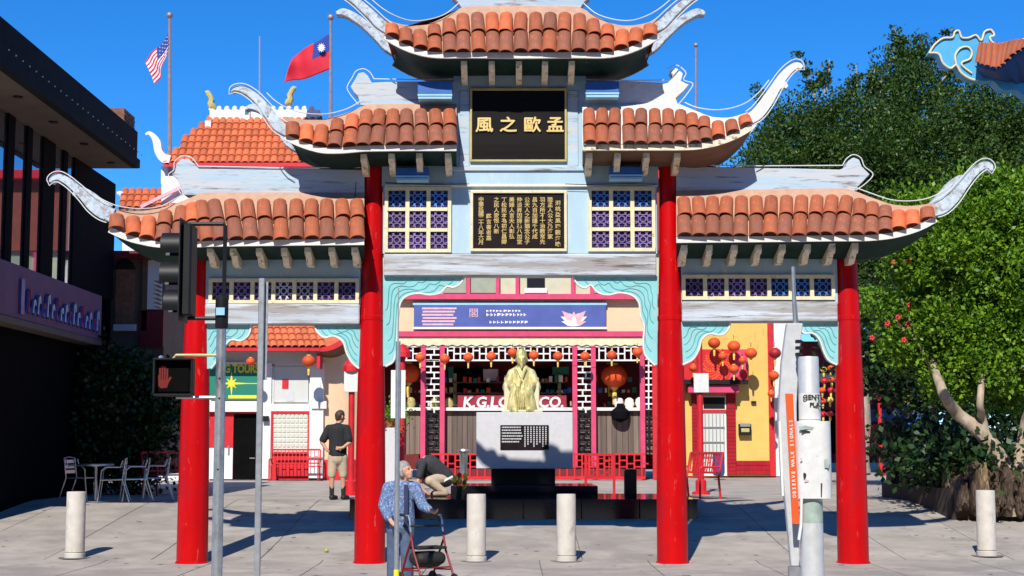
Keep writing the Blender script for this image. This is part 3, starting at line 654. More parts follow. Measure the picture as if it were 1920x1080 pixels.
# channel letters in a flowing script, seen from the side and too oblique to read: upright strokes and loops
yy = 5.6; k = 0
xs_ = XWL + .13
while yy < sb_end - .55:
    h = (.42, .26, .36, .24, .44, .28)[k % 6]; z0 = zs0 + .17; g = MB()
    g.tube([(xs_, yy - .05, z0), (xs_, yy, z0 + h * .9), (xs_, yy + .06, z0 + h), (xs_, yy + .1, z0 + h * .6), (xs_, yy + .02, z0 + h * .35), (xs_, yy + .14, z0), (xs_, yy + .22, z0 + .1)], .038, 6)
    g.build('script_letter', M['navy'], sbn, smooth=True); g = MB()
    g.tube([(xs_ + .045, yy - .05, z0), (xs_ + .045, yy, z0 + h * .9), (xs_ + .045, yy + .06, z0 + h), (xs_ + .045, yy + .1, z0 + h * .6)], .012, 5).build('neon_tube', M['neon'] if k % 3 else M['redpaint'], sbn)
    yy += .30; k += 1
MB().box(xs_ - .02, xs_ + .02, 5.2, 5.4, zs0 + .1, zs0 + .75).build('sign_end_plate', M['navy'], sbn)
# ground floor shopfront, recessed and dark
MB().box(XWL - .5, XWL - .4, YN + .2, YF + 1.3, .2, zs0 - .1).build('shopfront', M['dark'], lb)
for i, y in enumerate((3.4, 5.0, 6.6, 8.2, 9.8)):
    MB().box(XWL - .42, XWL - .3, y - .05, y + .05, gz(y), zs0 - .12).build('shopfront_post', M['blackmetal'], lb)
for i, y in enumerate((3.45, 5.05, 6.65, 8.25)):
    MB().box(XWL - .4, XWL - .385, y + .02, y + 1.48, gz(y) + .75, zs0 - .5).build('shop_window', M['glass'], lb)
MB().box(XWL - .39, XWL - .37, 9.0, 9.2, 2.2, 2.6).build('notice', M['white'], lb)
MB().box(XWL - .36, XWL - .3, 3.1, 9.4, gz(6) + .68, gz(6) + .74).build('shop_sill', M['blackmetal'], lb)
# lit wall lamp under the band
# potted tall tree-like shrub in the shade: dense foliage mass
def leaves(name, blobs, n, size, m, parent, seed=1, squash=.55, hollow=.55, droop=0., per=26, cr=(2.2, 2.6), wid=.36):
    """blobs: (centre, radii); leaves gathered in clumps through the outer volume of each blob"""
    r = np.random.RandomState(seed); vol = np.array([b[1][0] * b[1][1] * b[1][2] for b in blobs]) ** .8; pr = vol / vol.sum()
    ncl = max(8, n // per); which = r.choice(len(blobs), ncl, p=pr)
    d = r.normal(size=(ncl, 3)); d /= np.linalg.norm(d, axis=1)[:, None]
    rad = (hollow + (1 - hollow) * r.rand(ncl) ** .6) * (1 + r.normal(size=ncl) * .07)
    C = np.array([blobs[i][0] for i in which]); RR = np.array([blobs[i][1] for i in which]); cc = C + d * rad[:, None] * RR
    ci = r.randint(0, ncl, n); cl_r = size * (cr[0] + cr[1] * r.rand(ncl))
    p = cc[ci] + np.clip(r.normal(size=(n, 3)), -1.7, 1.7) * cl_r[ci][:, None] * np.array([1, 1, squash])
    out = d[ci]; a = r.normal(size=(n, 3)) + out * .9 + np.array([0, -.1, .35 - droop]); a /= np.linalg.norm(a, axis=1)[:, None]
    nr = r.normal(size=(n, 3)) + out * .6 + np.array([0, 0, .7]); nr -= a * (nr * a).sum(1)[:, None]; nr /= np.linalg.norm(nr, axis=1)[:, None]
    t = np.cross(a, nr); L = size * (.7 + .6 * r.rand(n))[:, None]; w = L * wid
    v = np.stack([p, p + a * L * .5 + t * w, p + a * L, p + a * L * .5 - t * w], 1).reshape(-1, 3)
    me = bpy.data.meshes.new(name); me.vertices.add(4 * n); me.vertices.foreach_set('co', v.astype(np.float32).ravel())
    me.loops.add(4 * n); me.loops.foreach_set('vertex_index', np.arange(4 * n, dtype=np.int32)); me.polygons.add(n)
    me.polygons.foreach_set('loop_start', np.arange(0, 4 * n, 4, dtype=np.int32)); me.polygons.foreach_set('loop_total', np.full(n, 4, dtype=np.int32))
    me.materials.append(m); me.update(); me.validate()
    o = bpy.data.objects.new(name, me); COL.objects.link(o)
    if parent is not None: attach(o, parent)
    return o
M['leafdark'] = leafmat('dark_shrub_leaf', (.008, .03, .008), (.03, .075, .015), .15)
M['leafnear'] = leafmat('bright_tree_leaf', (.05, .155, .008), (.23, .39, .02), .32)
M['leaffar'] = leafmat('olive_tree_leaf', (.022, .062, .008), (.085, .15, .022), .3)
sh = thing('tall_shrub', 'tall dark green shrub in the shade beside the restaurant end wall', 'shrub', (-8.5, 11.0, gz(11)))
leaves('foliage', [((-8.75, 11.0, 2.2), (.75, .7, 1.5)), ((-8.15, 11.2, 2.0), (.6, .6, 1.35)), ((-8.0, 11.2, 2.9), (.5, .5, .6)), ((-8.8, 11.0, 3.0), (.8, .6, .8)), ((-9.3, 10.9, 2.6), (.6, .5, 1.6))], 16000, .12, M['leafdark'], sh, 5, cr=(1.5, 1.2))
MB().tube([(-8.6, 11, gz(11)), (-8.6, 11, 1.6), (-8.4, 11, 2.8)], [.12, .1, .05]).build('stem', M['bark'], sh)
# ------------------------------------------------------------------ aluminium patio chairs and tables
def cafe_chair(label):
    t = thing('cafe_chair', label, 'chair', (0, 0, 0), 'aluminium chairs on the patio')
    for s in (-1, 1):
        x = .25 * s
        MB().tube([(x, -.26, 0), (x, -.21, .42), (x, -.20, .60), (x, -.12, .67), (x, .16, .67), (x, .20, .80)], .013, 6).build('arm_frame', M['alu'], t, smooth=True)
        MB().tube([(x * .92, .34, 0), (x * .92, .20, .43), (x * .92, .25, .82)], .013, 6).build('rear_leg', M['alu'], t, smooth=True)
        MB().tube([(x * .92, -.2, .42), (x * .92, .2, .43)], .012, 6).build('seat_rail', M['alu'], t)
    for k in range(5): MB().box(-.22, .22, -.20 + k * .083, -.135 + k * .083, .425, .437).build('seat_slat', M['alu'], t)
    for k in range(3): MB().box(-.22, .22, .222 + k * .012, .234 + k * .012, .52 + k * .1, .585 + k * .1).build('back_slat', M['alu'], t)
    MB().tube([(-.23, .25, .82), (0, .26, .84), (.23, .25, .82)], .013, 6).build('top_rail', M['alu'], t)
    return t
ch = cafe_chair('aluminium slat chair on the patio, the frontmost right of the round table')
pl = [((210, 942), R(-80), None), ((252, 940), R(-70), 'aluminium slat chair second to the right of the round table'), ((292, 938), R(-75), 'aluminium slat chair nearest the red column, turned to the table'),
      ((150, 938), R(80), 'aluminium slat chair left of the round table, behind the bollard'), ((270, 922), R(-100), 'aluminium slat chair at the back row before the shrub')]
def onground(px, py):                          # photo pixel to the ground surface
    lo, hi = -22.0, 60.0
    a = (px - 960) / F; b = (540 - py) / F
    d = Vector((a, math.cos(TILT) - b * math.sin(TILT), math.sin(TILT) + b * math.cos(TILT))); best = None; prevf = None
    t = 2.0
    while t < 120:
        p = CAM + d * t; f = p.z - gz(p.y)
        if f <= 0: return Vector((p.x, p.y, gz(p.y)))
        t += .05
    return CAM + d * 60
for i, (q, rz, lbl) in enumerate(pl):
    p = onground(*q); p.z += .01
    if i == 0: ch.location = p; ch.rotation_euler = (0, 0, rz)
    else: copy_tree(ch, p, rz, lbl)
for i, (q, lbl) in enumerate((((178, 942), 'round aluminium pedestal table nearest the bollard'), ((238, 925), 'round aluminium pedestal table behind the front chairs'))):
    p = onground(*q); t = thing('cafe_table', lbl, 'table', p, 'aluminium tables on the patio')
    MB().lathe([(0, .70), (.33, .70), (.345, .715), (.345, .735), (.33, .745), (0, .745)], p, 28).build('table_top', M['alu'], t, smooth=True)
    MB().lathe([(.03, .03), (.03, .70)], p, 12).build('stem', M['alu'], t, smooth=True)
    MB().lathe([(.24, .0), (.24, .015), (.05, .04), (0, .04)], p, 20).build('foot', M['alu'], t, smooth=True)
# ================================================================== background buildings
def tileroof(parent, A, B, C, D, nc, nr, m=None, name='roof', mortar=None, thick=.06):
    """A,B eave ends, D,C ridge ends (D above A); barrel tiles laid in courses"""
    A, B, C, D = map(Vector, (A, B, C, D)); mb = MB()
    nrm = (B - A).cross(D - A); nrm = (nrm if nrm.y < 0 else -nrm).normalized()
    mb.add([A, B, C, D, A - nrm * .08, B - nrm * .08, C - nrm * .08, D - nrm * .08], [(0, 1, 2, 3), (7, 6, 5, 4), (0, 4, 5, 1), (1, 5, 6, 2), (2, 6, 7, 3), (3, 7, 4, 0)])
    r = mb.build(name, mortar or M['mortar'], parent)
    w = (B - A).length / nc
    up = ((D + C) / 2 - (A + B) / 2)
    for j in range(nr):
        for i in range(nc):
            u = (i + .5) / nc
            # columns stay parallel to the fall line; skip those outside the (possibly tapering) sheet
            v0, v1 = (j + 1.12) / nr, j / nr - .02
            base = A.lerp(B, u); top = base + up
            pb = base + up * v1; pt = base + up * v0
            lx = A.lerp(D, min(max((v0 + v1) / 2, 0), 1)).x; rx = B.lerp(C, min(max((v0 + v1) / 2, 0), 1)).x
            if not (lx - w * .3 <= pb.x <= rx + w * .3): continue
            inst('tile', TILE2, frame(pt + nrm * .0, pb + nrm * (.03) - pt, nrm, w * .93, (pb - pt).length), r)
    return r
def lantern(loc, r, label, group, m=None, tas=True, parent=None):
    t = thing('paper_lantern', label, 'lantern', loc, group); x, y, z = loc
    MB().lathe([(.0, r * .82), (r * .35, r * .82), (r * .75, r * .58), (r * .98, r * .18), (r * .98, -r * .18), (r * .75, -r * .58), (r * .35, -r * .82), (0, -r * .82)], (0 + x, y, z), 16).build('shade', m or M['lantern'], t, smooth=60)
    MB().lathe([(r * .3, r * .8), (r * .3, r * .95)], loc, 10).build('cap', M['tassel'], t); 
    MB().tube([(x, y, z + r * .9), (x, y, z + r * 1.7)], .008, 4).build('hook', M['blackmetal'], t)
    if tas:
        MB().lathe([(r * .28, -r * .8), (r * .28, -r * .95), (r * .12, -r * 1.05), (r * .2, -r * 1.3), (r * .14, -r * 2.1)], loc, 8).build('tassel', M['tassel'], t)
    return t
# ------------------------------------------------------------------ central shop
YC = 24.0
M['signred'] = mat('crimson_sign_board', (.30, .01, .03), .6, var=.2)
M['rustwall'] = mat('rust_red_wall', (.26, .06, .035), .85, var=.15)
cs = thing('curio_shop', 'cream and pink open fronted shop with white lattice behind the statue', 'shop', (XX(980, 890, YC), YC, gz(YC)))
P = lambda n, a, b, c, d, m, Y=YC, dep=.3, par=cs, bev=0: MB().pbox(a, b, c, d, Y, dep).build(n, m, par, bev=bev)
P('fascia_wall', 690, 1262, 556, 650, M['peach'], YC, .5)
P('cornice', 690, 1262, 551, 561, M['pink'], YC - .25, .7); P('string_course', 690, 1262, 621, 631, M['pink'], YC - .12, .2)
g = MB(); pts = [(690, 633)] + [(690 + i * 8, 633) for i in range(1, 72)]
out = [(690, 632), (1262, 632), (1262, 646)] + [(1262 - i * 9, 647 + (2.2 if i % 2 else -1.2)) for i in range(64)] + [(690, 646)]
g.pprism(out, YC - .06, .05).build('scalloped_fringe', M['cream'], cs)
# upper storey: green panels between pink posts
P('upper_wall', 690, 1262, 470, 551, M['paleg'], YC + .3, 4); P('attic_wall', 680, 1270, 334, 470, M['rustwall'], YC + .1, 4)
for a, b, c, m in ((883, 932, 480, 'greeny'), (988, 1021, 480, 'glass'), (740, 790, 480, 'greeny'), (1110, 1150, 480, 'paleg'), (830, 874, 480, 'greeny')): P('upper_window', a, b, c, 549, M[m], YC + .22, .06)
for x in (730, 795, 878, 933, 970, 1074, 1110, 1160, 1220): P('upper_post', x - 3.5, x + 3.5, 472, 551, M['pink'], YC + .14, .14)
P('window_frame', 983, 1026, 540, 549, M['offwhite'], YC + .2, .05); P('upper_roof_edge', 680, 1270, 318, 334, M['redpaint'], YC - .3, 4)
# storefront recess
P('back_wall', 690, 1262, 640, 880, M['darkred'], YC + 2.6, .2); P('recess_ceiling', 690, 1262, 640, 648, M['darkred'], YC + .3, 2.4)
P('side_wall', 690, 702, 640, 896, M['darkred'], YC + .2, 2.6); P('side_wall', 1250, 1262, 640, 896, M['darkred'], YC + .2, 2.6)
for a, b in ((845, 915), (1000, 1060)):
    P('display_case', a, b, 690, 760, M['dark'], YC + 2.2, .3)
P('green_panel', 840, 850, 688, 712, M['signgreen'], YC + 2.0, .1); P('green_panel', 1036, 1066, 688, 702, M['signgreen'], YC + 2.0, .1); P('gold_panel', 850, 856, 700, 760, M['goldframe'], YC + 2.0, .1); P('gold_panel', 1046, 1052, 700, 760, M['goldframe'], YC + 2.0, .1)
P('shop_notice', 906, 934, 692, 714, M['greyst'], YC + 2.05, .03)
for yy_ in (716, 736): P('shelf', 800, 1060, yy_, yy_ + 2, M['wood'], YC + 1.9, .5)
gd = MB(); r4 = random.Random(5); mm = [M['goldframe'], M['redpaint'], M['signgreen'], M['lotusw'], M['lantern'], M['lampblue']]
for yy_ in (716, 736, 762):
    x = 758
    while x < 1222:
        w = r4.uniform(3, 8); h = r4.uniform(4, 13); gd.cm = r4.randrange(6)
        if r4.random() < .7: gd.pbox(x, x + w, yy_ - h, yy_, YC + 1.6 + r4.random() * .3, .15)
        x += w + r4.uniform(1, 5)
gd.build('shelf_goods', mm, cs, kind='stuff')
# posts
for x, m in ((751, 'redpaint'), (793, 'pink'), (829, 'pink'), (1078, 'pink'), (1113, 'pink'), (1205, 'pink'), (1228, 'redpaint')):
    P('shop_post', x - 4.5, x + 4.5, 648, 898, M[m], YC - .1, .16)
# white lattice: frieze of staggered bars and ladder panels between the post pairs
lat = P('lattice', 757, 1200, 649, 651.5, M['white'], YC - .02, .05)
def latbar(a, b, c, d, m='white'): MB().pbox(a, b, c, d, YC - .04, .05).build('lattice_bar', M[m], lat)
latbar(757, 1200, 674, 677)
for lo, hi in ((757, 788), (834, 1073), (1118, 1200)):
    x = lo + 4; k = 0
    while x < hi - 6:
        latbar(x, x + 2.5, 652, 674)
        if k % 2: latbar(x + 2.5, min(x + 12, hi), 662, 664.5)
        else: latbar(x + 2.5, min(x + 12, hi), 656 + (k % 4) * 3, 658.5 + (k % 4) * 3)
        x += 12; k += 1
for lo, hi in ((798, 824), (1083, 1108)):
    y = 653; k = 0
    while y < 842:
        m = 'white' if y < 768 else 'blackmetal'  # lower rungs of the white lattice go black: shade put into the colour
        latbar(lo, hi, y, y + 2.6, m); xm = lo + (hi - lo) * (.38 if k % 2 else .62)
        latbar(xm - 1.4, xm + 1.4, y + 2.6, y + 11, m); y += 11; k += 1
    latbar(lo - .2, lo + 2.2, 768, 842, 'blackmetal'); latbar(hi - 2.2, hi + .2, 768, 842, 'blackmetal')  # black rails carry the same painted shade
y = 660
while y < 840: latbar(1210, 1224, y, y + 2.6, 'white' if y < 768 else 'blackmetal'); latbar(1215 + (y % 3), 1217.5 + (y % 3), y + 2.6, y + 12, 'white' if y < 768 else 'blackmetal'); y += 12  # black lower down here too, shade painted as colour
# counter with plank front
P('counter_top', 757, 1222, 764, 770, M['offwhite'], YC + .1, 1.0)
ctr = P('counter', 757, 1222, 771, 852, M['dark'], YC + .32, .5)
x = 758
while x < 1220:
    w = 9 + rnd.random() * 2; MB().pbox(x, x + w - .7, 771.5, 851 + rnd.random(), YC + .27, .04).build('plank', M['wood'], ctr); x += w
P('shop_sign_board', 858, 1062, 741, 767, M['darkred'], YC + .18, .05)
sgn = P('shop_sign', 858, 1062, 742, 766, M['signred'], YC + .15, .04)
for t, x in (('K.', 880), ('G.', 906), ('LOUIE', 962), ('CO.', 1034)):
    g = MB(); put_text(g, text2d(t, .44, .015, .014), W(x, 755, YC + .13), 1.0 if t != 'LOUIE' else 1.15, 1, 0, .12); g.build('letters', M['white'], sgn)
for x, y, l in ((770, 757, 'round jar on the shop counter, nearest the left red post'), (815, 756, 'round jar on the counter behind the left white lattice'), (842, 757, 'round jar on the counter left of the shop name board'), (1160, 757, 'pale jar on the counter above the hanging dark pot'), (1180, 758, 'pale jar on the counter, middle of the three at right'), (1200, 757, 'pale jar on the counter, nearest the right pink post')):
    p = W(x, y, YC + .5); tag(MB().lathe([(.1, -.12), (.16, 0), (.13, .14), (.05, .2)], p, 10).build('trinket_jar', M['goldframe'] if x < 1000 else M['lotusw'], smooth=True), l, 'jar', 'jars on the shop counter')
p = W(1163, 775, YC + .1); tag(MB().lathe([(.02, -.28), (.26, -.16), (.3, .05), (.12, .2), (.1, .3)], p, 14).build('hanging_pot', M['darkwall'], smooth=True), 'dark round pot hanging before the plank counter at right', 'pot')
# banner
bn = P('banner', 776, 1136, 571, 616, M['bannerblue'], YC - .14, .08)
P('banner_edge', 774, 1138, 568, 572, M['lamplite'], YC - .15, .1, bn); P('banner_edge', 774, 1138, 613, 617, M['white'], YC - .15, .1, bn)
for k in range(6):                              # pink block of print
    a = 791 + (k % 2) * 1.5; P('print_line', a, 856 - (k % 3) * 3, 576.5 + k * 6, 580 + k * 6, M['lotus'], YC - .146, .004, bn)
g = MB(); put_text(g, text2d('閣', .3, .004), W(888, 588, YC - .145)); g.build('print_mark', M['lotus'], bn)
for row, (y, h, m) in enumerate(((583, 4, 'lotusw'), (590, 5.5, 'lotusw'), (604, 5, 'white'))):
    x = 912 if row < 2 else 918
    while x < (985 if row else 975):
        w = 3 + rnd.random() * 3; g = MB(); g.pbox(x, x + w * .35, y - h / 2, y + h / 2, YC - .146, .004); g.pbox(x + w * .35, x + w, y - h * .5 * rnd.random(), y + h * .2, YC - .146, .004); g.build('print_mark', M[m], bn); x += w + 2.4
for k, (dx, a, L) in enumerate([(-34, 62, 26), (34, -62, 26), (-24, 44, 28), (24, -44, 28), (-14, 26, 26), (14, -26, 26), (0, 0, 26), (-30, 76, 22), (30, -76, 22), (-8, 12, 18), (8, -12, 18)]):
    c = Vector((1076 + dx * .32, 610)); ca, sa = math.cos(R(a)), math.sin(R(a)); q = []
    for u, w in ((0, 0), (.3, .2), (.6, .24), (1, 0), (.6, -.24), (.3, -.2)):
        ux, uy = w * L, -u * L * (1.35 if abs(a) > 40 else 1.0)
        q.append((c.x + ux * ca - uy * sa * 1.15, c.y + ux * sa + uy * ca))
    MB().pprism(q, YC - .145 - .001 * k, .004).build('lotus_petal', M['lotusw'] if k > 7 or k < 2 else M['lotus'], bn)
# low red fence with fret panels
fe = thing('red_fence', 'low red fretwork fence along the front of the shop', 'fence', (XX(980, 880, YC - .6), YC - .6, gz(YC - .6)))
Pf = lambda n, a, b, c, d, m='redpaint', Y=YC - .6, dep=.05: MB().pbox(a, b, c, d, Y, dep).build(n, M[m], fe)
Pf('top_rail', 808, 1210, 850, 853.5); Pf('bottom_rail', 808, 1210, 893, 899); Pf('base_board', 820, 1210, 878, 893, 'darkred', YC - .55, .04)
x = 810; k = 0
while x < 1206:
    Pf('upright', x, x + 3, 853.5, 893)
    if k % 2: Pf('fret', x + 3, x + 14, 862, 864.5); Pf('fret', x + 3, x + 14, 874, 876.5)
    else: Pf('fret', x + 3, x + 14, 868, 870.5)
    x += 14; k += 1
def fret_panel(parent, a, b, c, d, Y, m='redpaint', step=13):
    x = a; k = 0
    while x < b - 2:
        yv = c; 
        MB().pbox(x, x + 2, c, d, Y, .03).build('fret', M[m], parent)
        yv = c + (step * .6 if k % 2 else step * .2)
        while yv < d: MB().pbox(x + 2, min(x + step * .75, b), yv, yv + 2, Y + .002, .026).build('fret', M[m], parent); yv += step * .8
        x += step * .75; k += 1
# lanterns hung along the shop eave
for i, (x, y) in enumerate(((788, 670), (834, 673), (878, 670), (921, 668), (961, 661), (1001, 666), (1046, 668), (1097, 668), (1147, 666), (1195, 660))):
    nm = ['first', 'second', 'third', 'fourth', 'fifth', 'sixth', 'seventh', 'eighth', 'ninth', 'tenth'][i]
    lantern(W(x, y, YC - .7), .155, 'orange paper lantern with yellow tassel, %s from the left along the shop eave' % nm, 'lanterns along the shop eave')
tx = MB().tube([W(745 + i * 24, 650 + 2 * math.sin(i * 1.3), YC - .7) for i in range(21)], .008, 4).build('lantern_cable', M['blackmetal']); tag(tx, 'thin dark cable carrying the row of lanterns along the shop eave', 'cable')
lantern(W(1152, 705, YC + 1.2), .42, 'large red orange lantern hanging inside the shop right of the statue', 'large lanterns inside the shop')
lantern(W(1143, 700, YC + 2.0), .35, 'red lantern half hidden behind the large one inside the shop', 'large lanterns inside the shop', M['lanternd'])
lantern(W(766, 700, YC + 1.2), .36, 'large red orange lantern hanging inside the shop beside the left red post', 'large lanterns inside the shop')
# ------------------------------------------------------------------ white building on the left with tile roofs
YB = 23.4
wb = thing('white_tour_office', 'white building with terracotta roofs, green tour sign and red trim', 'building', (XX(500, 900, YB), YB + 2, gz(YB)))
P = lambda n, a, b, c, d, m, Y=YB, dep=.3, par=wb, bev=0: MB().pbox(a, b, c, d, Y, dep).build(n, m, par, bev=bev)
P('wall', 300, 604, 655, 902, M['white'], YB + .1, 4)
MB().prismz([(XX(603, 800, YB + .1), YB + .1), (XX(640, 800, YB + .1), YB + .15), (XX(672, 800, YB + .1), YB + .6), (XX(690, 800, YB + .1), YB + 1.4), (XX(700, 800, YB), YB + 3), (XX(603, 800, YB), YB + 3)], gz(YB) - .1, ZZ(612, YB)).build('rounded_wall', M['peach'], wb, smooth=40)
MB().prismz([(XX(604, 800, YB + .1), YB + .06), (XX(640, 800, YB + .1), YB + .11), (XX(673, 800, YB + .1), YB + .57), (XX(692, 800, YB + .1), YB + 1.4), (XX(604, 800, YB), YB + 1.4)], gz(YB) - .05, ZZ(862, YB)).build('dado', M['redpaint'], wb)
P('pilaster', 482, 508, 680, 898, M['white'], YB - .06, .15, bev=.01); P('pilaster', 580, 606, 680, 898, M['white'], YB - .06, .15, bev=.01); P('lintel', 508, 580, 757, 771, M['white'], YB - .05, .14)
P('pilaster_cap', 584, 612, 752, 766, M['white'], YB - .12, .08)
w1 = P('upper_window', 514, 578, 687, 754, M['greyglass'], YB + .02, .06); P('window_frame', 510, 514, 683, 757, M['greyst'], YB - .0, .08, w1); P('window_frame', 510, 582, 682, 686, M['greyst'], YB - .0, .08, w1)
P('window_card', 529, 541, 711, 729, M['redpaint'], YB + .01, .008, w1); P('window_card', 538, 551, 733, 752, M['greyst'], YB + .008, .008, w1)
def glassblocks(a, b, c, d, nx, ny):
    f = P('block_window', a, b, c, d, M['offwhite'], YB - .0, .09)
    for q in ((a - 4, b + 4, c - 4, c), (a - 4, b + 4, d, d + 3), (a - 4, a, c, d), (b, b + 4, c, d)): P('window_frame', *q, M['redpaint'], YB - .04, .12, f)
    me = MB().prism([(-.5, -.5), (.5, -.5), (.5, .5), (-.5, .5)], 0, .5).mesh('glass_block', M['gblock'], bev=.12)
    for i in range(nx):
        for j in range(ny):
            x0 = a + (b - a) * i / nx; y0 = c + (d - c) * j / ny; sx = (b - a) / nx; p = W(x0 + sx / 2, y0 + (d - c) / ny / 2, YB - .025)
            inst('glass_block', me, Matrix.LocRotScale(p, None, Vector((sx * .84 / 62.2, .05, (d - c) / ny * .84 / 62.2))), f)
glassblocks(512, 577, 776, 848, 8, 8); glassblocks(308, 336, 778, 842, 4, 7)
P('dado', 508, 582, 852, 900, M['redpaint'], YB + .03, .1); P('beam', 378, 484, 752, 772, M['white'], YB - .15, .3)
dr = P('door', 392, 437, 776, 898, M['redpaint'], YB + .0, .06); P('kick_panel', 392, 436, 840, 898, M['white'], YB - .01, .06, dr); P('door_handle', 427, 430, 836, 852, M['alu'], YB - .05, .04, dr)
P('doorway', 438, 482, 776, 899, M['dark'], YB + .04, .1); P('door_frame', 384, 484, 771.5, 776, M['redpaint'], YB - .03, .12); P('push_bar', 468, 478, 858, 860, M['alu'], YB + .02, .03)
P('wall_lamp', 492, 503, 780, 790, M['blackmetal'], YB - .2, .12)
sg = P('tour_sign', 392, 482, 683, 750, M['signgreen'], YB - .1, .06); P('sign_rail', 390, 484, 679, 683, M['offwhite'], YB - .12, .1, sg)
for t, x, y, sz in (('ING TOURS', 437, 692, .27), ('', 0, 0, 0)):
    if t: g = MB(); put_text(g, text2d(t, sz, .004, .012), W(x + 8, y, YB - .105), .92, 1.25); g.build('letters', M['signyel'], sg)
cx, cy = 434, 719; st = []
for k in range(16):
    rr = (26 if k % 4 == 0 else 13 if k % 4 == 2 else 5.5) * (1.0 if k not in (0,) else 1.5); a = k * math.pi / 8; st.append((cx + rr * math.cos(a), cy + rr * math.sin(a) * 1.0))
MB().pprism(st, YB - .106, .005).build('sun_star', M['signyel'], sg); P('sign_line', 450, 482, 718.4, 719.8, M['signyel'], YB - .105, .004, sg); P('sign_strip', 428, 481, 741, 747, M['signyel'], YB - .104, .004, sg)
# lower tile roof over the office front, with red fascia and upswept corner
zE, zT = ZZ(652, YB - .8), ZZ(596, YB + 1.0)
tileroof(wb, (XX(300, 650, YB - .8), YB - .8, zE), (XX(612, 650, YB - .8), YB - .8, zE), (XX(588, 610, YB + 1), YB + 1.0, zT), (XX(300, 610, YB + 1), YB + 1.0, zT), 24, 5)
P('fascia_board', 298, 600, 652, 658, M['redpaint'], YB - .85, .06)
MB().pprism(catmull([(598, 651), (615, 649), (632, 641), (648, 630), (660, 615), (668, 598)], 5) + catmull([(676, 600), (664, 625), (648, 641), (632, 652), (614, 658), (598, 659)], 5), YB - .84, .1).build('upswept_corner', M['redpaint'], wb)
MB().grid([[W(x, y, YB - .8) for x, y in catmull([(588, 652), (615, 650), (632, 642), (648, 631), (662, 612)], 4)], [W(x, y, YB + 1.2) for x, y in catmull([(588, 598), (610, 596), (630, 594), (650, 590), (662, 584)], 4)]]).build('corner_roof', M['terra2'], wb)
MB().grid([[W(x, y, YB - .8) for x, y in catmull([(600, 659), (615, 657), (632, 651), (648, 640), (662, 622)], 4)], [W(x, y, YB + .5) for x, y in catmull([(600, 672), (615, 676), (632, 676), (648, 668), (662, 650)], 4)]]).build('corner_soffit', M['browns'], wb)
P('soffit_beam', 300, 604, 659, 682, M['greyst'], YB - .02, .12)
P('bracket_arm', 594, 600, 662, 690, M['redpaint'], YB - .7, .65); P('string_course', 300, 690, 606, 612, M['greyst'], YB + 1, .5)
# upper storey body and tower with hipped roof
P('upper_wall', 300, 690, 330, 612, M['white'], YB + 1.4, 4); P('upper_window', 296, 344, 486, 578, M['greyglass'], YB + 1.3, .1); P('window_grille', 318, 326, 520, 578, M['blackmetal'], YB + 1.2, .04); P('awning', 270, 346, 580, 600, M['darkred'], YB - .3, .5); P('orange_notice', 319, 340, 585, 605, M['lantern'], YB - .35, .03)
YT = YB + 2.2
P('tower_wall', 302, 640, 312, 345, M['white'], YT + .9, 3.5)
zE, zT = ZZ(306, YT), ZZ(222, YT + 2.2)
tw = tileroof(wb, (XX(305, 306, YT), YT, zE), (XX(668, 306, YT), YT, zE), (XX(600, 222, YT + 2.2), YT + 2.2, zT), (XX(392, 222, YT + 2.2), YT + 2.2, zT), 27, 7)
P('gutter', 306, 670, 305, 312, M['redpaint'], YT - .1, .1)
for x in (332, 400, 488, 545, 610): P('bracket_arm', x - 4, x + 4, 311, 321, M['redpaint'], YT, .7)
P('tower_ridge', 393, 600, 206, 224, M['white'], YT + 2.1, .25)
for k in range(14): 
    p = W(398 + k * 14.5, 204, YT + 2.2); g = MB(); q = [(p.x - .11, p.z - .05), (p.x - .08, p.z + .06), (p.x, p.z + .09), (p.x + .06, p.z + .04), (p.x + .02, p.z - .0), (p.x + .1, p.z - .05)]; g.prism(q, YT + 2.12, YT + 2.3).build('ridge_scroll', M['white'], wb)
P('ridge_block', 455, 468, 200, 225, M['white'], YT + 2.0, .3); P('ridge_plaque', 459, 466, 206, 214, M['signgreen'], YT + 1.98, .04)
P('hip_post', 384, 395, 226, 256, M['white'], YT + 1.6, .3)
for hp in ([(318, 300, 9), (306, 296, 8), (297, 284, 7), (294, 268, 7), (288, 256, 5), (279, 249, 3), (273, 252, 1.5)], [(262, 392, 8), (246, 384, 8), (234, 372, 6), (226, 362, 4), (219, 362, 2)]):
    cl = catmull(hp, 4); up, lo = [], []
    for i, (x, y, h) in enumerate(cl):
        a = cl[max(i - 1, 0)]; b = cl[min(i + 1, len(cl) - 1)]; dx, dy = b[0] - a[0], b[1] - a[1]; l = math.hypot(dx, dy) or 1
        up.append((x + dy / l * h, y - dx / l * h)); lo.append((x - dy / l * h, y + dx / l * h))
    MB().pprism(up + lo[::-1], YT - .1, .25).build('roof_horn', M['white'], wb)
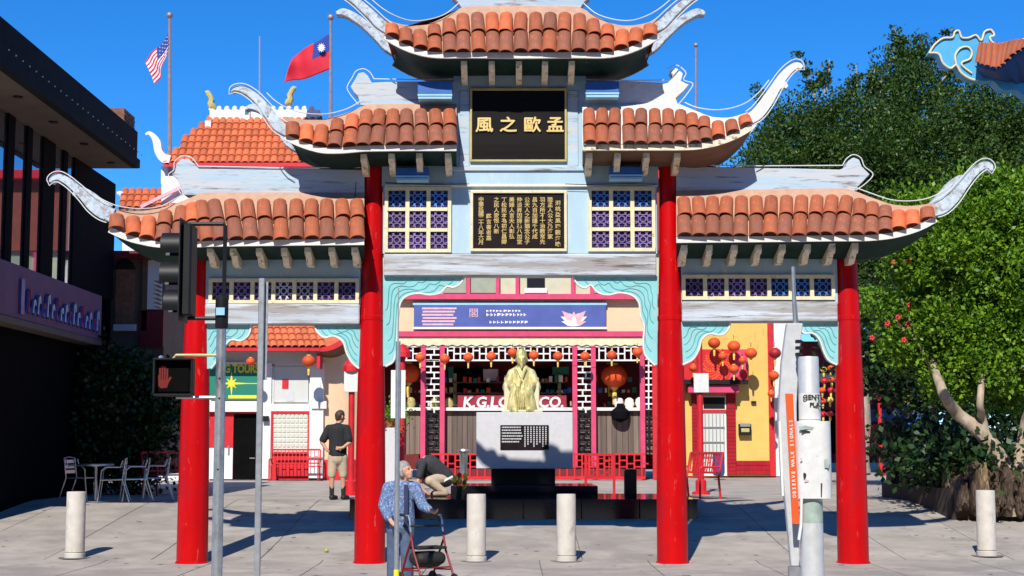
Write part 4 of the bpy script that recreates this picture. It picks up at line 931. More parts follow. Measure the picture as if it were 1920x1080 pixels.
# little lower roof left of the tower
zE, zT = ZZ(392, YT - 1), ZZ(358, YT + .3)
tileroof(wb, (XX(222, 390, YT - 1), YT - 1, zE), (XX(345, 390, YT - 1), YT - 1, zE), (XX(340, 356, YT + .3), YT + .3, zT), (XX(236, 356, YT + .3), YT + .3, zT), 9, 3)
MB().bar(W(264, 388, YT - 1.1), W(338, 352, YT - .9), .12, .1).build('hip_ridge', M['lotus'], wb)
P('lower_wall', 228, 300, 392, 620, M['white'], YT + .5, 3)
YH = 12.6
ah = thing('alley_house', 'shaded brown house front in the alley between restaurant and tour office', 'building', (XX(258, 900, YH), YH + 1, gz(YH)))
P2 = lambda n, a, b, c, d, m, Y=YH, dep=.3: MB().pbox(a, b, c, d, Y, dep).build(n, m, ah)
P2('wall', 150, 306, 478, 890, M['soffitg'], YH + .1, 3); P2('doorway', 216, 252, 505, 610, M['brick'], YH + .04, .08); P2('side_panel', 276, 303, 488, 580, M['white'], YH + .02, .1); P2('corner_post', 266, 276, 480, 620, M['browns'], YH, .14); P2('lower_band', 262, 306, 582, 650, M['darkred'], YH, .14); P2('eave', 205, 312, 470, 482, M['darkred'], YH - .3, .6); P2('step', 212, 254, 608, 620, M['greyst'], YH - .05, .15)
MB().pprism([(214, 505), (222, 490), (234, 484), (246, 490), (254, 505)], YH + .02, .1).build('arch', M['blackmetal'], ah)
# ridge dragons, glazed yellow and green
def dragon(px, py, sg, label):
    p = W(px, py, YT + 2.2); t = thing('roof_figure', label, 'roof figure', p, 'glazed figures on the tower ridge'); s = .016 * sg; q = lambda a, b: (p.x + a * s, p.y, p.z + b * .016)
    MB().tube([q(14, 0), q(8, 4), q(4, 12), q(6, 20), q(2, 28), q(-2, 34), q(-6, 36)], [.06, .14, .12, .1, .09, .1, .05], 8).build('body', M['goldframe'], t, smooth=True)
    MB().tube([q(12, 2), q(7, 8), q(8, 18), q(5, 24)], [.05, .09, .08, .04], 7).build('mane', M['signgreen'], t, smooth=True)
    for a, b in ((-2, 40), (-8, 38), (0, 36)): MB().tube([q(-2, 33), q(a, b)], [.05, .015], 5).build('horn', M['gold'], t)
    return t
dragon(391, 204, 1, 'yellow green glazed dragon at the left end of the tower ridge'); dragon(548, 196, -1, 'yellow green glazed dragon at the right end of the tower ridge, under the red flag')
# kerb in front
structure(MB().pbox(380, 1226, 902, 908, YB - .55, .25).build('yellow_kerb', M['yelcurb']))
# lanterns of the office
lantern(W(470, 678, YB - 1.1), .14, 'orange lantern just above the green tour sign', 'lanterns at the tour office', None, False); lantern(W(579, 677, YB - 1.1), .2, 'orange lantern under the upswept roof corner of the tour office', 'lanterns at the tour office')
# ------------------------------------------------------------------ yellow building on the right
YR = 27.0
yb = thing('yellow_shop', 'yellow stucco shop with red tiled doorway and red sign', 'building', (XX(1370, 890, YR), YR + 2, gz(YR)))
P = lambda n, a, b, c, d, m, Y=YR, dep=.3, par=yb, bev=0: MB().pbox(a, b, c, d, Y, dep).build(n, m, par, bev=bev)
P('wall', 1262, 1444, 470, 893, M['yellow'], YR + .05, 5); P('corner_strip', 1440, 1450, 470, 893, M['redpaint'], YR + .02, .4)
P('side_wall', 1450, 1478, 480, 893, M['white'], YR + .8, 4)
P('upper_cornice', 1255, 1460, 462, 474, M['redpaint'], YR - .5, .8)
dw = P('doorway', 1316, 1362, 742, 892, M['white'], YR + .0, .1)
P('door_glass', 1320, 1358, 776, 884, M['greyglass'], YR - .02, .03, dw); P('transom_glass', 1319, 1359, 745, 766, M['glass'], YR - .02, .03, dw); P('transom_bar', 1316, 1362, 768, 773, M['redpaint'], YR - .05, .06, dw)
for k in range(6): P('security_bar', 1322 + k * 7, 1323.2 + k * 7, 776, 884, M['metal'], YR - .06, .03, dw)
for yv in (800, 828, 856): P('security_rail', 1319, 1359, yv, yv + 1.6, M['metal'], YR - .065, .03, dw)
def cladding(a, b, c, d, Y, sx, sy, m):
    base = P('tile_bed', a, b, c, d, M['darkred'], Y, .1)
    nx, ny = max(1, round((b - a) / sx)), max(1, round((d - c) / sy)); 
    g = MB()
    for i in range(nx):
        for j in range(ny): g.pbox(a + (b - a) * i / nx + .5, a + (b - a) * (i + 1) / nx - .5, c + (d - c) * j / ny + .5, c + (d - c) * (j + 1) / ny - .5, Y - .012, .02)
    g.build('glazed_tiles', m, base, kind='stuff')
M['redtile'] = mat('glazed_red_tile', (.42, .012, .025), .25, var=.2, scale=3, bump=0)
cladding(1298, 1315, 738, 890, YR - .02, 6, 7, M['redtile']); cladding(1363, 1380, 738, 890, YR - .02, 6, 7, M['redtile']); cladding(1380, 1444, 864, 890, YR - .02, 8, 8, M['redtile'])
P('door_canopy', 1290, 1386, 722, 737, M['pink'], YR - .4, .45, bev=.02)
sg = P('shop_sign', 1276, 1402, 655, 712, M['redpaint'], YR - .45, .2); P('sign_edge', 1276, 1403, 712.5, 720, M['blackmetal'], YR - .5, .3, sg)
for k in range(90):                              # dense gold mandala print
    break
g = MB()
for k in range(130):
    a = k * 2.39996; r_ = 2.4 * math.sqrt(k); x, y = 1346 + r_ * math.cos(a), 684 + r_ * math.sin(a) * 1.08; d_ = 1.35 + (k % 3) * .6
    g.pprism([(x - d_, y), (x, y - d_), (x + d_, y), (x, y + d_)], YR - .458, .006)
g.build('gold_pattern', M['lantern'], sg, kind='stuff')
MB().pprism([(1385, 655), (1402, 655), (1402, 690), (1376, 712), (1366, 712)], YR - .456, .004).build('sign_ray', M['pink'], sg)
mbx = P('mail_box', 1386, 1409, 795, 816, M['blackmetal'], YR - .15, .2, bev=.01); P('mail_flap', 1388, 1407, 794, 800, M['metal'], YR - .18, .1, mbx); P('mail_slot', 1390, 1405, 803, 810, M['goldframe'], YR - .165, .02, mbx)
P('wall_hook', 1409, 1418, 752, 756, M['blackmetal'], YR - .05, .1)
for k, (x, y) in enumerate(((1415, 625), (1430, 615), (1440, 622), (1420, 640))): P('paint_scar', x, x + 2, y, y + 14, M['goldframe'], YR + .045, .01)
for i, (x, y, r_, m, l) in enumerate(((1339, 643, .2, None, 'orange lantern above the gold patterned red sign'), (1376, 649, .21, None, 'orange lantern second from the red sign, lower on the yellow wall'), (1408, 662, .2, None, 'orange lantern right of the red sign on the yellow wall'), (1376, 692, .17, None, 'orange lantern hanging over the right part of the red sign'),
    (1453, 662, .2, 'lanternd', 'dark crimson lantern at the corner of the yellow building'), (1451, 704, .17, None, 'orange lantern below the crimson one at the building corner'), (1300, 690, .14, None, 'small orange lantern left of the gold patterned sign'), (1355, 668, .15, None, 'orange lantern overlapping the top of the gold pattern'), (1392, 676, .13, None, 'small orange lantern at the right end of the red sign'), (1446, 738, .12, None, 'small orange lantern lowest on the building corner'))):
    lantern(W(x, y, YR - .9), r_, l, 'lanterns at the yellow building', M[m] if m else None)
# street far right behind the gate: lantern strings and stalls seen past the last bay
YF2 = 40
fs = thing('far_shop', 'far red and cream shop row seen past the right column', 'building', (XX(1600, 880, YF2), YF2, gz(YF2)))
P = lambda n, a, b, c, d, m, Y=YF2, dep=.3, par=fs: MB().pbox(a, b, c, d, Y, dep).build(n, m, par)
P('wall', 1478, 1760, 640, 885, M['darkred'], YF2 + .2, 4); P('shop_window', 1490, 1570, 770, 850, M['dark'], YF2 + .1, .1); P('cream_band', 1478, 1760, 700, 716, M['cream'], YF2, .2); P('awning', 1625, 1700, 768, 790, M['binblue'], YF2 - 1, 1); P('white_wall', 1700, 1732, 730, 850, M['white'], YF2 - .4, .3); P('shop_front', 1630, 1690, 795, 860, M['redpaint'], YF2, .2); P('step', 1480, 1760, 868, 886, M['greyst'], YF2 - .3, .4)
rows_ = ['top', 'second', 'third', 'fourth', 'lowest']; cols_ = ['leftmost', 'second', 'third', 'rightmost']
for j in range(5):
    for i in range(4):
        x = 1530 + i * 14 + rnd.uniform(-3, 3); y = 690 + j * 21 + rnd.uniform(-4, 4); Yl = 19 + i * .5; p = W(x, y, Yl); m_ = ('lantern', 'redpaint', 'tassel', 'redpaint', 'lantern')[(i * 2 + j) % 5]
        t = thing('small_lantern', '%s small lantern, %s in the %s row of the strings past the stickered pole' % ({'lantern': 'orange', 'redpaint': 'red', 'tassel': 'yellow'}[m_], cols_[i], rows_[j]), 'lantern', p, 'strings of small lanterns')
        MB().ico(p, .10, (1, 1, .82), 2).build('shade', M[m_], t, smooth=True); MB().lathe([(.03, -.08), (.035, -.14), (.02, -.2)], p, 6).build('tassel', M['tassel'], t)
for i in range(4):
    Yl = 19 + i * .5; o = MB().tube([W(1530 + i * 14, 640, Yl), W(1530 + i * 14 + 1, 780, Yl)], .006, 4).build('lantern_string', M['blackmetal']); tag(o, 'thin dark string of small lanterns, %s of four past the stickered pole' % cols_[i], 'string', 'lantern strings')
# ================================================================== trees on the right
def limb(path, radii, parent, m='bark', name='trunk', n=9):
    cp = catmull([tuple(p) + (r_,) for p, r_ in zip(path, radii)], 5); g = MB()
    pts = [Vector(c[:3]) + Vector((rnd.uniform(-1, 1), rnd.uniform(-1, 1), 0)) * c[3] * .12 for c in cp]
    return g.tube(pts, [c[3] for c in cp], n).build(name, M[m], parent, smooth=True)
# near tree in the planter
YT1 = 4.5
b0 = W(1893, 905, YT1); nt1 = thing('coral_tree', 'bright green leafy tree leaning over the rock planter, right of the gate', 'tree', (b0.x, YT1, gz(YT1)))
YC1 = 5.0; YH1, YL1 = 4.9, 5.2
limb([W(1902, 965, YT1), W(1888, 890, YT1), W(1862, 838, YT1), W(1825, 800, YT1), W(1790, 770, YT1), W(1768, 735, YT1 - .4), W(1745, 660, YL1), W(1740, 560, YL1 - .4)], [.2, .16, .14, .125, .11, .09, .06, .03], nt1)
limb([W(1852, 826, YT1), W(1842, 785, YT1), W(1838, 745, YT1 - .3), W(1850, 640, YL1), W(1860, 520, YL1)], [.085, .07, .06, .05, .03], nt1, name='limb')
limb([W(1905, 905, YT1), W(1925, 800, YT1), W(1945, 720, YT1 - .4), W(1960, 560, YL1)], [.13, .12, .1, .05], nt1, name='limb')
for a_, b_ in (((1768, 735), (1690, 560)), ((1745, 660), (1680, 600)), ((1850, 640), (1900, 480)), ((1745, 660), (1800, 520))): limb([W(*a_, YL1), W((a_[0] + b_[0]) / 2, (a_[1] + b_[1]) / 2 + 8, YL1 - .3), W(*b_, YL1 - .5)], [.05, .035, .012], nt1, name='limb', n=6)
def blob(px, py, rpx, Y, ry=1.0, k=1.0):
    p = W(px, py, Y); s = F / (Y - CAM.y); return ((p.x, p.y, p.z), (rpx / s, ry, rpx / s * k))
leaves('crown', [blob(1770, 455, 88, YH1, .9), blob(1850, 395, 80, YH1 + .3, .9), blob(1890, 500, 90, YH1, .9), blob(1680, 480, 52, YH1, .6, .9), blob(1960, 440, 110, YH1, 1.0), blob(1720, 410, 50, YH1 + .5, .6),
                 blob(1880, 595, 90, YL1 - .1, .9), blob(1850, 680, 75, YL1, .8, .75), blob(1765, 590, 85, YL1, .8), blob(1668, 560, 46, YL1, .5, 1.2), blob(1970, 630, 95, YL1, .9), blob(1790, 705, 52, YL1, .55, .75), blob(1890, 740, 40, YL1, .5, .6), blob(1716, 645, 42, YL1, .45, .9), blob(1930, 720, 40, YL1, .5, .6)], 88000, .095, M['leafnear'], nt1, 3, hollow=.35, per=240, cr=(1.4, 1.4), squash=.8, wid=.3)
fl = np.random.RandomState(4)
for k in range(8):                              # coral red flowers
    x, y = fl.uniform(1632, 1705), fl.uniform(490, 640); p = W(x, y, YL1 - .75 + fl.uniform(0, .3))
    g = MB()
    for a in range(5): g.ico((p.x + .03 * math.cos(a * 1.26), p.y, p.z + .03 * math.sin(a * 1.26)), .03, sub=1)
    g.build('flower', M['redpaint'], nt1)
# big far trees
def bigtree(name, label, px, Y, blobs, n, size, seed, trunk, m='leaffar'):
    t = thing(name, label, 'tree', (XX(px, 880, Y), Y, gz(Y)), 'tall trees behind the gate')
    limb([(XX(px, 880, Y), Y, gz(Y)), W(px + 5, 760, Y), W(px - 5, 600, Y), W(px, trunk, Y)], [.45, .38, .3, .1], t)
    for b in blobs[:4]: limb([W(px - 5, 620, Y), Vector(b[0]) * .5 + W(px, 560, Y) * .5, Vector(b[0])], [.2, .12, .05], t, name='limb')
    leaves('crown', blobs, n, size, M[m], t, seed, hollow=.2, per=130, cr=(1.3, 1.9), squash=.9, wid=.26); return t
Y2 = 31
bigtree('evergreen_tree', 'tall dark olive evergreen behind the right side roof of the gate', 1606, Y2, [blob(1460, 330, 85, Y2, 2.5), blob(1560, 260, 105, Y2 + 1, 2.5), blob(1640, 330, 130, Y2 + .5, 3), blob(1500, 430, 110, Y2, 2.5), blob(1600, 480, 140, Y2, 3), blob(1455, 250, 45, Y2 + 1, 1.5), blob(1400, 420, 60, Y2 + 1, 1.5), blob(1690, 500, 120, Y2, 2)], 120000, .14, 8, 300)
bigtree('evergreen_tree', 'tallest olive evergreen behind the blue cloud ornament at the right edge', 1790, Y2 + 2, [blob(1720, 220, 110, Y2 + 2, 3), blob(1830, 230, 100, Y2 + 3, 3), blob(1900, 300, 120, Y2 + 2, 3), blob(1760, 360, 150, Y2 + 1, 3), blob(1700, 150, 60, Y2 + 2.5, 1.6), blob(1880, 450, 140, Y2 + 1, 3), blob(1960, 350, 130, Y2 + 2, 3), blob(1780, 520, 130, Y2, 2.5)], 130000, .14, 9, 220)
def twigs(par, lst, Y):
    for (a, b, c, d) in lst:
        limb([W(a, b, Y), W((a + c) / 2 + 3, (b + d) / 2, Y), W(c, d, Y)], [.05, .035, .012], par, name='twig', n=5)
        bl = [blob(a + (c - a) * k + rnd.uniform(-6, 6), b + (d - b) * k, 4 + 7 * (1 - k), Y, .2) for k in (.35, .6, .8, 1.0)]; leaves('sprig', bl, 420, .12, M['leaffar'], par, int(a), hollow=.05, per=20, cr=(.7, .6))['kind'] = 'stuff'
ev = [o for o in bpy.data.objects if o.name.startswith('evergreen_tree')]
twigs(ev[0], [(1440, 230, 1420, 165), (1530, 190, 1500, 105), (1545, 180, 1555, 110), (1600, 200, 1605, 120), (1620, 210, 1640, 130)], Y2 + 1)
twigs(ev[1], [(1700, 130, 1675, 50), (1690, 130, 1690, 75), (1720, 120, 1730, 70), (1730, 125, 1770, 62), (1760, 160, 1800, 100), (1850, 150, 1850, 90), (1650, 190, 1640, 130)], Y2 + 2)
hd = leaves('undergrowth', [blob(1690, 640, 90, 17, 1.5), blob(1790, 620, 120, 16, 1.5), blob(1900, 640, 120, 16, 1.5), blob(1920, 800, 90, 14, 1), blob(1780, 720, 60, 17, 1)], 30000, .17, M['leafdark'], None, 12, per=70)
hd['kind'] = 'stuff'; hd['label'] = 'dense dark greenery filling the background under the evergreens'
# rock planter and undergrowth
pn = thing('rock_planter', 'ochre rock planter with ferns under the leaning tree', 'planter', (XX(1800, 950, 4.6), 4.6, gz(4.6)))
g = MB(); g.prismz([(XX(1690, 900, 8), 8.0), (XX(1668, 900, 8.8), 9.5), (XX(2050, 900, 8), 9.5), (XX(2060, 900, 4.4), 4.5), (XX(1790, 940, 4.4), 4.6)], gz(4.6) - .1, gz(6) + .42).build('soil_bed', M['soil'], pn)
rr = random.Random(3)
M['rockdark'] = mat('dark_brown_rock', (.085, .055, .038), .9, var=.4, scale=4, bump=.9)  # darker copy for most rocks, their shade is put into the colour
def rock(px, py, w, h, Y, seed):
    p = W(px, py, Y); s = F / (Y - CAM.y); r2 = random.Random(seed); b = bmesh.new(); bmesh.ops.create_icosphere(b, subdivisions=4, radius=.85)
    for v in b.verts:
        n_ = v.co.normalized(); from_ = mnoise(n_ * 1.3 + Vector((seed * 3.1, 0, 0))) * .45 + abs(mnoise(n_ * 3 + Vector((seed, 5, 0)))) * .5 - abs(mnoise(n_ * 7 + Vector((seed, 9, 0)))) * .22
        c = n_ * (1 + from_); c = Vector([math.copysign(abs(k) ** .75, k) for k in c]); v.co = Vector((c.x * w / 2 / s, c.y * .3, c.z * h / 2 / s)) + Vector((p.x, Y, p.z))
    me = bpy.data.meshes.new('rock'); b.to_mesh(me); b.free(); me.materials.append(M['rock'] if seed in (3, 6, 13) else M['rockdark'])
    o = bpy.data.objects.new('rock', me); COL.objects.link(o); attach(o, pn)
from mathutils import noise as _nz
def mnoise(v): return _nz.noise(v)
for i, (x, y, w, h, Y) in enumerate(((1800, 925, 20, 64, 4.5), (1822, 918, 17, 84, 4.45), (1838, 915, 20, 96, 4.3), (1861, 922, 19, 78, 4.4), (1882, 915, 22, 92, 4.4), (1780, 908, 18, 76, 5.3), (1760, 905, 20, 60, 6.0), (1738, 893, 18, 78, 7.0), (1718, 890, 18, 60, 7.6), (1698, 880, 18, 84, 8.4), (1675, 872, 20, 92, 9.2), (1908, 922, 24, 80, 4.4), (1936, 918, 24, 90, 4.4), (1962, 918, 24, 90, 4.4))):
    rock(x, y, w, h, Y, i + 1)
leaves('ferns', [blob(1850, 868, 26, 4.6, .3, .4), blob(1905, 868, 30, 4.6, .3, .5), blob(1760, 850, 40, 6.5, .6, .6), blob(1800, 850, 34, 5.2, .5, .6), blob(1720, 830, 30, 8, .5, .8)], 5000, .13, M['leafdark'], pn, 21)
# ------------------------------------------------------------------ roof corner with cloud ornament, top right
YK = 9.0
kr = thing('corner_pavilion', 'terracotta pavilion roof corner with sky blue cloud ornament at top right', 'building', (XX(2060, 900, YK), YK + 1, gz(YK)))
out = catmull([(1742, 100), (1752, 84), (1768, 72), (1786, 70), (1790, 60), (1798, 58), (1803, 70), (1816, 71), (1830, 66), (1840, 76), (1846, 60), (1858, 56), (1864, 66), (1856, 70), (1862, 80), (1880, 82), (1925, 72), (1990, 60)], 4) + [(2000, 200), (1925, 182)] + catmull([(1905, 168), (1880, 168), (1862, 152), (1846, 152), (1836, 150), (1818, 147), (1802, 136), (1793, 122), (1782, 128), (1768, 118), (1760, 100), (1742, 100)], 4)
MB().pprism(out, YK, .34).build('cloud_board', M['cloud'], kr)
for pth in (catmull([(1742, 100), (1752, 84), (1768, 72), (1786, 70), (1790, 60), (1798, 58), (1803, 70), (1816, 71), (1830, 66), (1840, 76), (1846, 60), (1858, 56), (1864, 66), (1856, 70), (1862, 80), (1880, 82), (1925, 72)], 4), catmull([(1742, 99), (1760, 101), (1768, 118), (1782, 128), (1793, 122), (1802, 136), (1818, 147), (1834, 151)], 4), catmull([(1793, 122), (1791, 105), (1800, 91), (1814, 88), (1822, 97), (1819, 110), (1804, 117), (1806, 125), (1822, 137)], 5)):
    MB().tube([W(x, y, YK - .03) for x, y in pth], .022, 6).build('cloud_rim', M['cream'], kr, smooth=True)
EK = [W(x, y, YK - .9) for x, y in ((1828, 116), (1845, 122), (1868, 128), (1885, 118), (1905, 100), (1925, 90), (1960, 70))]; TK = [W(x, y, YK - .05) for x, y in ((1835, 82), (1850, 84), (1872, 84), (1890, 82), (1910, 78), (1930, 74), (1965, 60))]
rf = MB().grid([TK, EK]).build('roof', M['mortar'], kr)
for i in range(6):
    for u in (.25, .75):
        t_, e_ = TK[i].lerp(TK[i + 1], u), EK[i].lerp(EK[i + 1], u); d = e_ - t_; al = (EK[i + 1] - EK[i]).normalized(); nn = al.cross(d); nn = (nn if nn.y < 0 else -nn).normalized()
        inst('tile', TILE, frame(t_ + nn * .01, d * 1.08, nn, (EK[i + 1] - EK[i]).length * .5, d.length * 1.08), rf)
MB().grid([[p - Vector((0, -.05, .06)) for p in EK], [W(x, y, YK + .2) for x, y in ((1846, 150), (1860, 152), (1880, 156), (1900, 160), (1915, 166), (1935, 170), (1970, 170))]]).build('soffit', M['deepblue'], kr)
MB().pbox(2420, 2700, 70, 900, YK + .2, 6).build('pavilion_body', M['deepblue'], kr)
# ------------------------------------------------------------------ bollards
def bollard(px, py, label):
    p = onground(px, py); t = thing('bollard', label, 'bollard', p, 'concrete bollards along the kerb'); r_ = .145
    MB().lathe([(r_ + .012, -.03), (r_ + .012, .075), (r_ - .012, .08), (r_ - .012, .095), (r_, .10), (r_ * .985, .98), (r_ * .95, 1.0), (0, 1.005)], p, 28).build('shaft', M['boll'], t, smooth=35)
    MB().lathe([(.24, .004), (.24, .012), (0, .013)], p, 22).build('base_plate', M['joint'], t)
for q in ((140, 1047, 'concrete bollard at far left by the dark restaurant'), (893, 1053, 'left of the two concrete bollards between the middle columns'), (1062, 1053, 'right of the two concrete bollards between the middle columns'), (1851, 1043, 'concrete bollard at far right before the rock planter')): bollard(*q)
# ------------------------------------------------------------------ statue, pedestal and granite basin
YS = 7.5
ba = thing('granite_basin', 'long low polished black granite basin wall around the statue', 'basin', (XX(980, 970, 4.6), 4.6, gz(4.6)))
xa, xb = XX(655, 955, 4.7), XX(1308, 955, 4.7); zt_ = ZZ(936, 4.7)
for i in range(6):
    x0 = xa + (xb - xa) * i / 6; x1 = xa + (xb - xa) * (i + 1) / 6; MB().box(x0 + .004, x1 - .004, 4.7, 4.95, gz(4.7) - .05, zt_).build('wall_slab', M['granite'], ba, bev=.008)
for x in (xa, xb - .25): MB().box(x + .01, x + .24, 4.96, 9.2, gz(5) - .05, zt_).build('wall_slab', M['granite'], ba)
MB().box(xa + .26, xb - .26, 4.96, 9.2, gz(5), zt_ - .03).build('basin_floor', M['granite'], ba)
pd = thing('statue_pedestal', 'pale grey block pedestal with black inscribed plaque on a granite slab', 'pedestal', (XX(980, 935, YS), YS + .6, zt_))
pz = zt_ - .03
MB().pbox(845, 1121, 911, 933, YS - .5, 2.2).build('granite_slab', M['granite'], pd, bev=.01); MB().box(XX(870, 930, YS), XX(1095, 930, YS), YS, YS + 1.4, pz, ZZ(933, YS - .5)).build('slab_support', M['granite'], pd)
MB().pbox(921, 1041, 879, 911, YS + .1, 1.1).build('neck_block', M['granite'], pd)
MB().pbox(893, 1074, 773, 879, YS - .1, 1.5).build('grey_block', M['greyst'], pd, bev=.012)
plq = MB().pbox(938, 1029, 797, 843, YS - .125, .03).build('plaque', M['inscr'], pd, bev=.006)
for k in range(6): 
    g = MB(); x = 941
    while x < 977 - (6 if k == 5 else 0): w = 1.2 + rnd.random() * 3; g.pbox(x, x + w, 800 + k * 5.4, 802.4 + k * 5.4, YS - .128, .006); x += w + .8
    g.build('text_line', M['greyst'], plq)
for k in range(8):
    g = MB(); y = 800
    while y < 838 - (k % 3) * 4: g.pbox(983 + k * 5.6, 985.6 + k * 5.6, y, y + 2, YS - .128, .006); g.pbox(984 + k * 5.6, 984.8 + k * 5.6, y + 1, y + 3, YS - .1285, .006); y += 3.9
    g.build('text_line', M['greyst'], plq)
# --- blob figures: tapered capsules fused by voxel remesh into one continuous skin
def capsules(segs, voxel, name, m, parent=None, smooth_it=4, extra=None):
    mb = MB()
    for s_ in segs:
        p, q, r0, r1 = Vector(s_[0]), Vector(s_[1]), s_[2], s_[3]; fl = s_[4] if len(s_) > 4 else None
        d = q - p; L = d.length; n = 12; prof = []
        for i in range(5): a = -math.pi / 2 + i * math.pi / 8; prof.append((r0 * math.cos(a), r0 * math.sin(a)))
        for i in range(5): a = i * math.pi / 8; prof.append((max(r1 * math.cos(a), 0), L + r1 * math.sin(a)))
        prof = [(max(a, .0004), b) for a, b in prof]
        t = MB().lathe(prof, (0, 0, 0), n); rot = Vector((0, 0, 1)).rotation_difference(d.normalized() if L > 1e-6 else Vector((0, 0, 1))).to_matrix()
        vv = [rot @ Vector(v) for v in t.v]
        if fl: vv = [Vector((v.x * fl[0], v.y * fl[1], v.z * fl[2])) if not isinstance(fl, Matrix) else fl @ v for v in vv]
        mb.add([v + p for v in vv], t.f)
    if extra: mb.add(extra.v, extra.f)
    o = mb.build(name, m)
    rm = o.modifiers.new('r', 'REMESH'); rm.mode = 'VOXEL'; rm.voxel_size = voxel; rm.use_smooth_shade = True
    if smooth_it: sm = o.modifiers.new('s', 'SMOOTH'); sm.factor = .5; sm.iterations = smooth_it
    bpy.context.view_layer.update()
    me = bpy.data.meshes.new_from_object(o.evaluated_get(bpy.context.evaluated_depsgraph_get())); old = o.data
    o.modifiers.clear(); o.data = me; bpy.data.meshes.remove(old)
    me.polygons.foreach_set('use_smooth', [True] * len(me.polygons))
    if not me.materials: me.materials.append(m)
    if parent is not None: attach(o, parent)
    return o
s_ = F / (YS + .5 - CAM.y); c0 = W(978, 769, YS + .55); zb = ZZ(773, YS - .1) + .005
stt = thing('seated_statue', 'gilded statue of a seated robed scholar on the grey pedestal', 'statue', (c0.x, YS + .55, zb))
cx, cy = c0.x, YS + .45
def q(x, y, z): return (cx + x, cy + y, zb + z)
thr = MB(); thr.box(cx - .40, cx + .42, cy - .38, cy + .42, zb, zb + .05); thr.box(cx - .33, cx + .33, cy - .18, cy + .38, zb + .05, zb + .42)
thr.prismx([(cy - .2, zb + .05), (cy - .2, zb + .55), (cy - .1, zb + .60), (cy + .3, zb + .66), (cy + .38, zb + .66), (cy + .38, zb + .05)], cx - .35, cx - .22); thr.prismx([(cy - .2, zb + .05), (cy - .2, zb + .55), (cy - .1, zb + .60), (cy + .3, zb + .66), (cy + .38, zb + .66), (cy + .38, zb + .05)], cx + .22, cx + .35); thr.box(cx - .35, cx + .35, cy + .28, cy + .40, zb + .05, zb + .72)
thr.build('throne', M['statst'], stt, bev=.015)
robe = [(q(0, .06, .42), q(0, .1, .82), .19, .17, (1.05, .8, 1)), (q(-.13, .1, .82), q(.13, .1, .82), .10, .10, (1, .85, 1)), (q(0, .1, .84), q(0, .09, .98), .085, .06),
        (q(-.12, -.02, .42), q(-.13, -.30, .43), .13, .105), (q(.12, -.02, .42), q(.13, -.30, .43), .13, .105), (q(-.13, -.30, .40), q(-.17, -.31, .10), .11, .13), (q(.13, -.30, .40), q(.17, -.31, .10), .11, .13), (q(0, -.29, .36), q(0, -.30, .10), .10, .115, (1.4, .7, 1)),
        (q(-.20, .1, .80), q(-.29, -.02, .54), .085, .09), (q(-.29, -.02, .54), q(-.18, -.26, .52), .09, .08), (q(.20, .1, .80), q(.29, -.02, .54), .085, .09), (q(.29, -.02, .54), q(.18, -.26, .52), .09, .08),
        (q(-.3, -.06, .5), q(-.26, -.14, .34), .09, .06), (q(.3, -.06, .5), q(.26, -.14, .34), .09, .06),
        (q(0, .06, 1.06), q(0, .07, 1.13), .112, .118), (q(0, .02, 1.00), q(0, .03, 1.05), .085, .09), (q(0, -.065, 1.07), q(0, -.075, 1.03), .02, .026), (q(0, .08, 1.17), q(0, .085, 1.19), .122, .108), (q(-.115, .07, 1.08), q(-.115, .07, 1.04), .026, .022), (q(.115, .07, 1.08), q(.115, .07, 1.04), .026, .022), (q(-.05, -.045, 1.10), q(.05, -.045, 1.10), .02, .02), (q(0, -.05, .98), q(0, -.08, .88), .045, .016),
        (q(-.13, -.38, .03), q(-.12, -.46, .02), .05, .045), (q(.13, -.38, .03), q(.12, -.46, .02), .05, .045), (q(-.18, -.28, .53), q(-.14, -.34, .53), .035, .03), (q(.18, -.28, .53), q(.14, -.34, .53), .035, .03)]
capsules(robe, .016, 'robed_body', M['stat'], stt, 3)
for k, x in enumerate((-.21, -.17, -.13, -.09, -.05, -.01, .03, .07, .11, .15, .20)):   # pleats down the skirt
    MB().tube([q(x * .9, -.36, .40), q(x, -.415, .3), q(x * 1.1, -.42, .1)], [.008, .014, .012], 5).build('robe_pleat', M['stat'], stt, smooth=True)
for sg in (-1, 1): MB().tube([q(sg * .10, -.05, .90), q(sg * .04, -.10, .76), q(-sg * .03, -.13, .62), q(-sg * .04, -.15, .5)], .014, 5).build('robe_collar', M['stat'], stt, smooth=True)
# items near the statue
fr = onground(870, 934); fr.z = zt_
o = MB().lathe([(.07, 0), (.085, .4), (.13, .46), (.12, .5), (0, .5)], W(869, 905, 8.6), 16).build('drinking_fountain', M['alu'], smooth=True); o.data.transform(Matrix.Translation((0, 0, 0))); tag(o, 'shiny steel canister stand left of the pedestal', 'canister')
o.location.z = ZZ(842, 8.6) - ZZ(905, 8.6) - .5
fb = thing('flower_bunch', 'bunch of yellow and red flowers by the pedestal corner', 'flowers', W(858, 905, 5.6)); fr_ = np.random.RandomState(2)
for k in range(18):
    p = W(850 + fr_.rand() * 26, 890 + fr_.rand() * 26, 5.4 + fr_.rand() * .3); MB().ico(p, .05, sub=1).build('flower_head', M['signyel'] if k % 4 else M['redpaint'], fb)
MB().tube([W(862, 912, 5.5), W(860, 935, 5.5)], .05, 6).build('stems', M['leafdark'], fb)
o = MB().pbox(1172, 1194, 880, 936, 5.4, .3).build('litter_bin', M['blackmetal'], bev=.02); tag(o, 'small black square post bin behind the basin wall', 'bin')
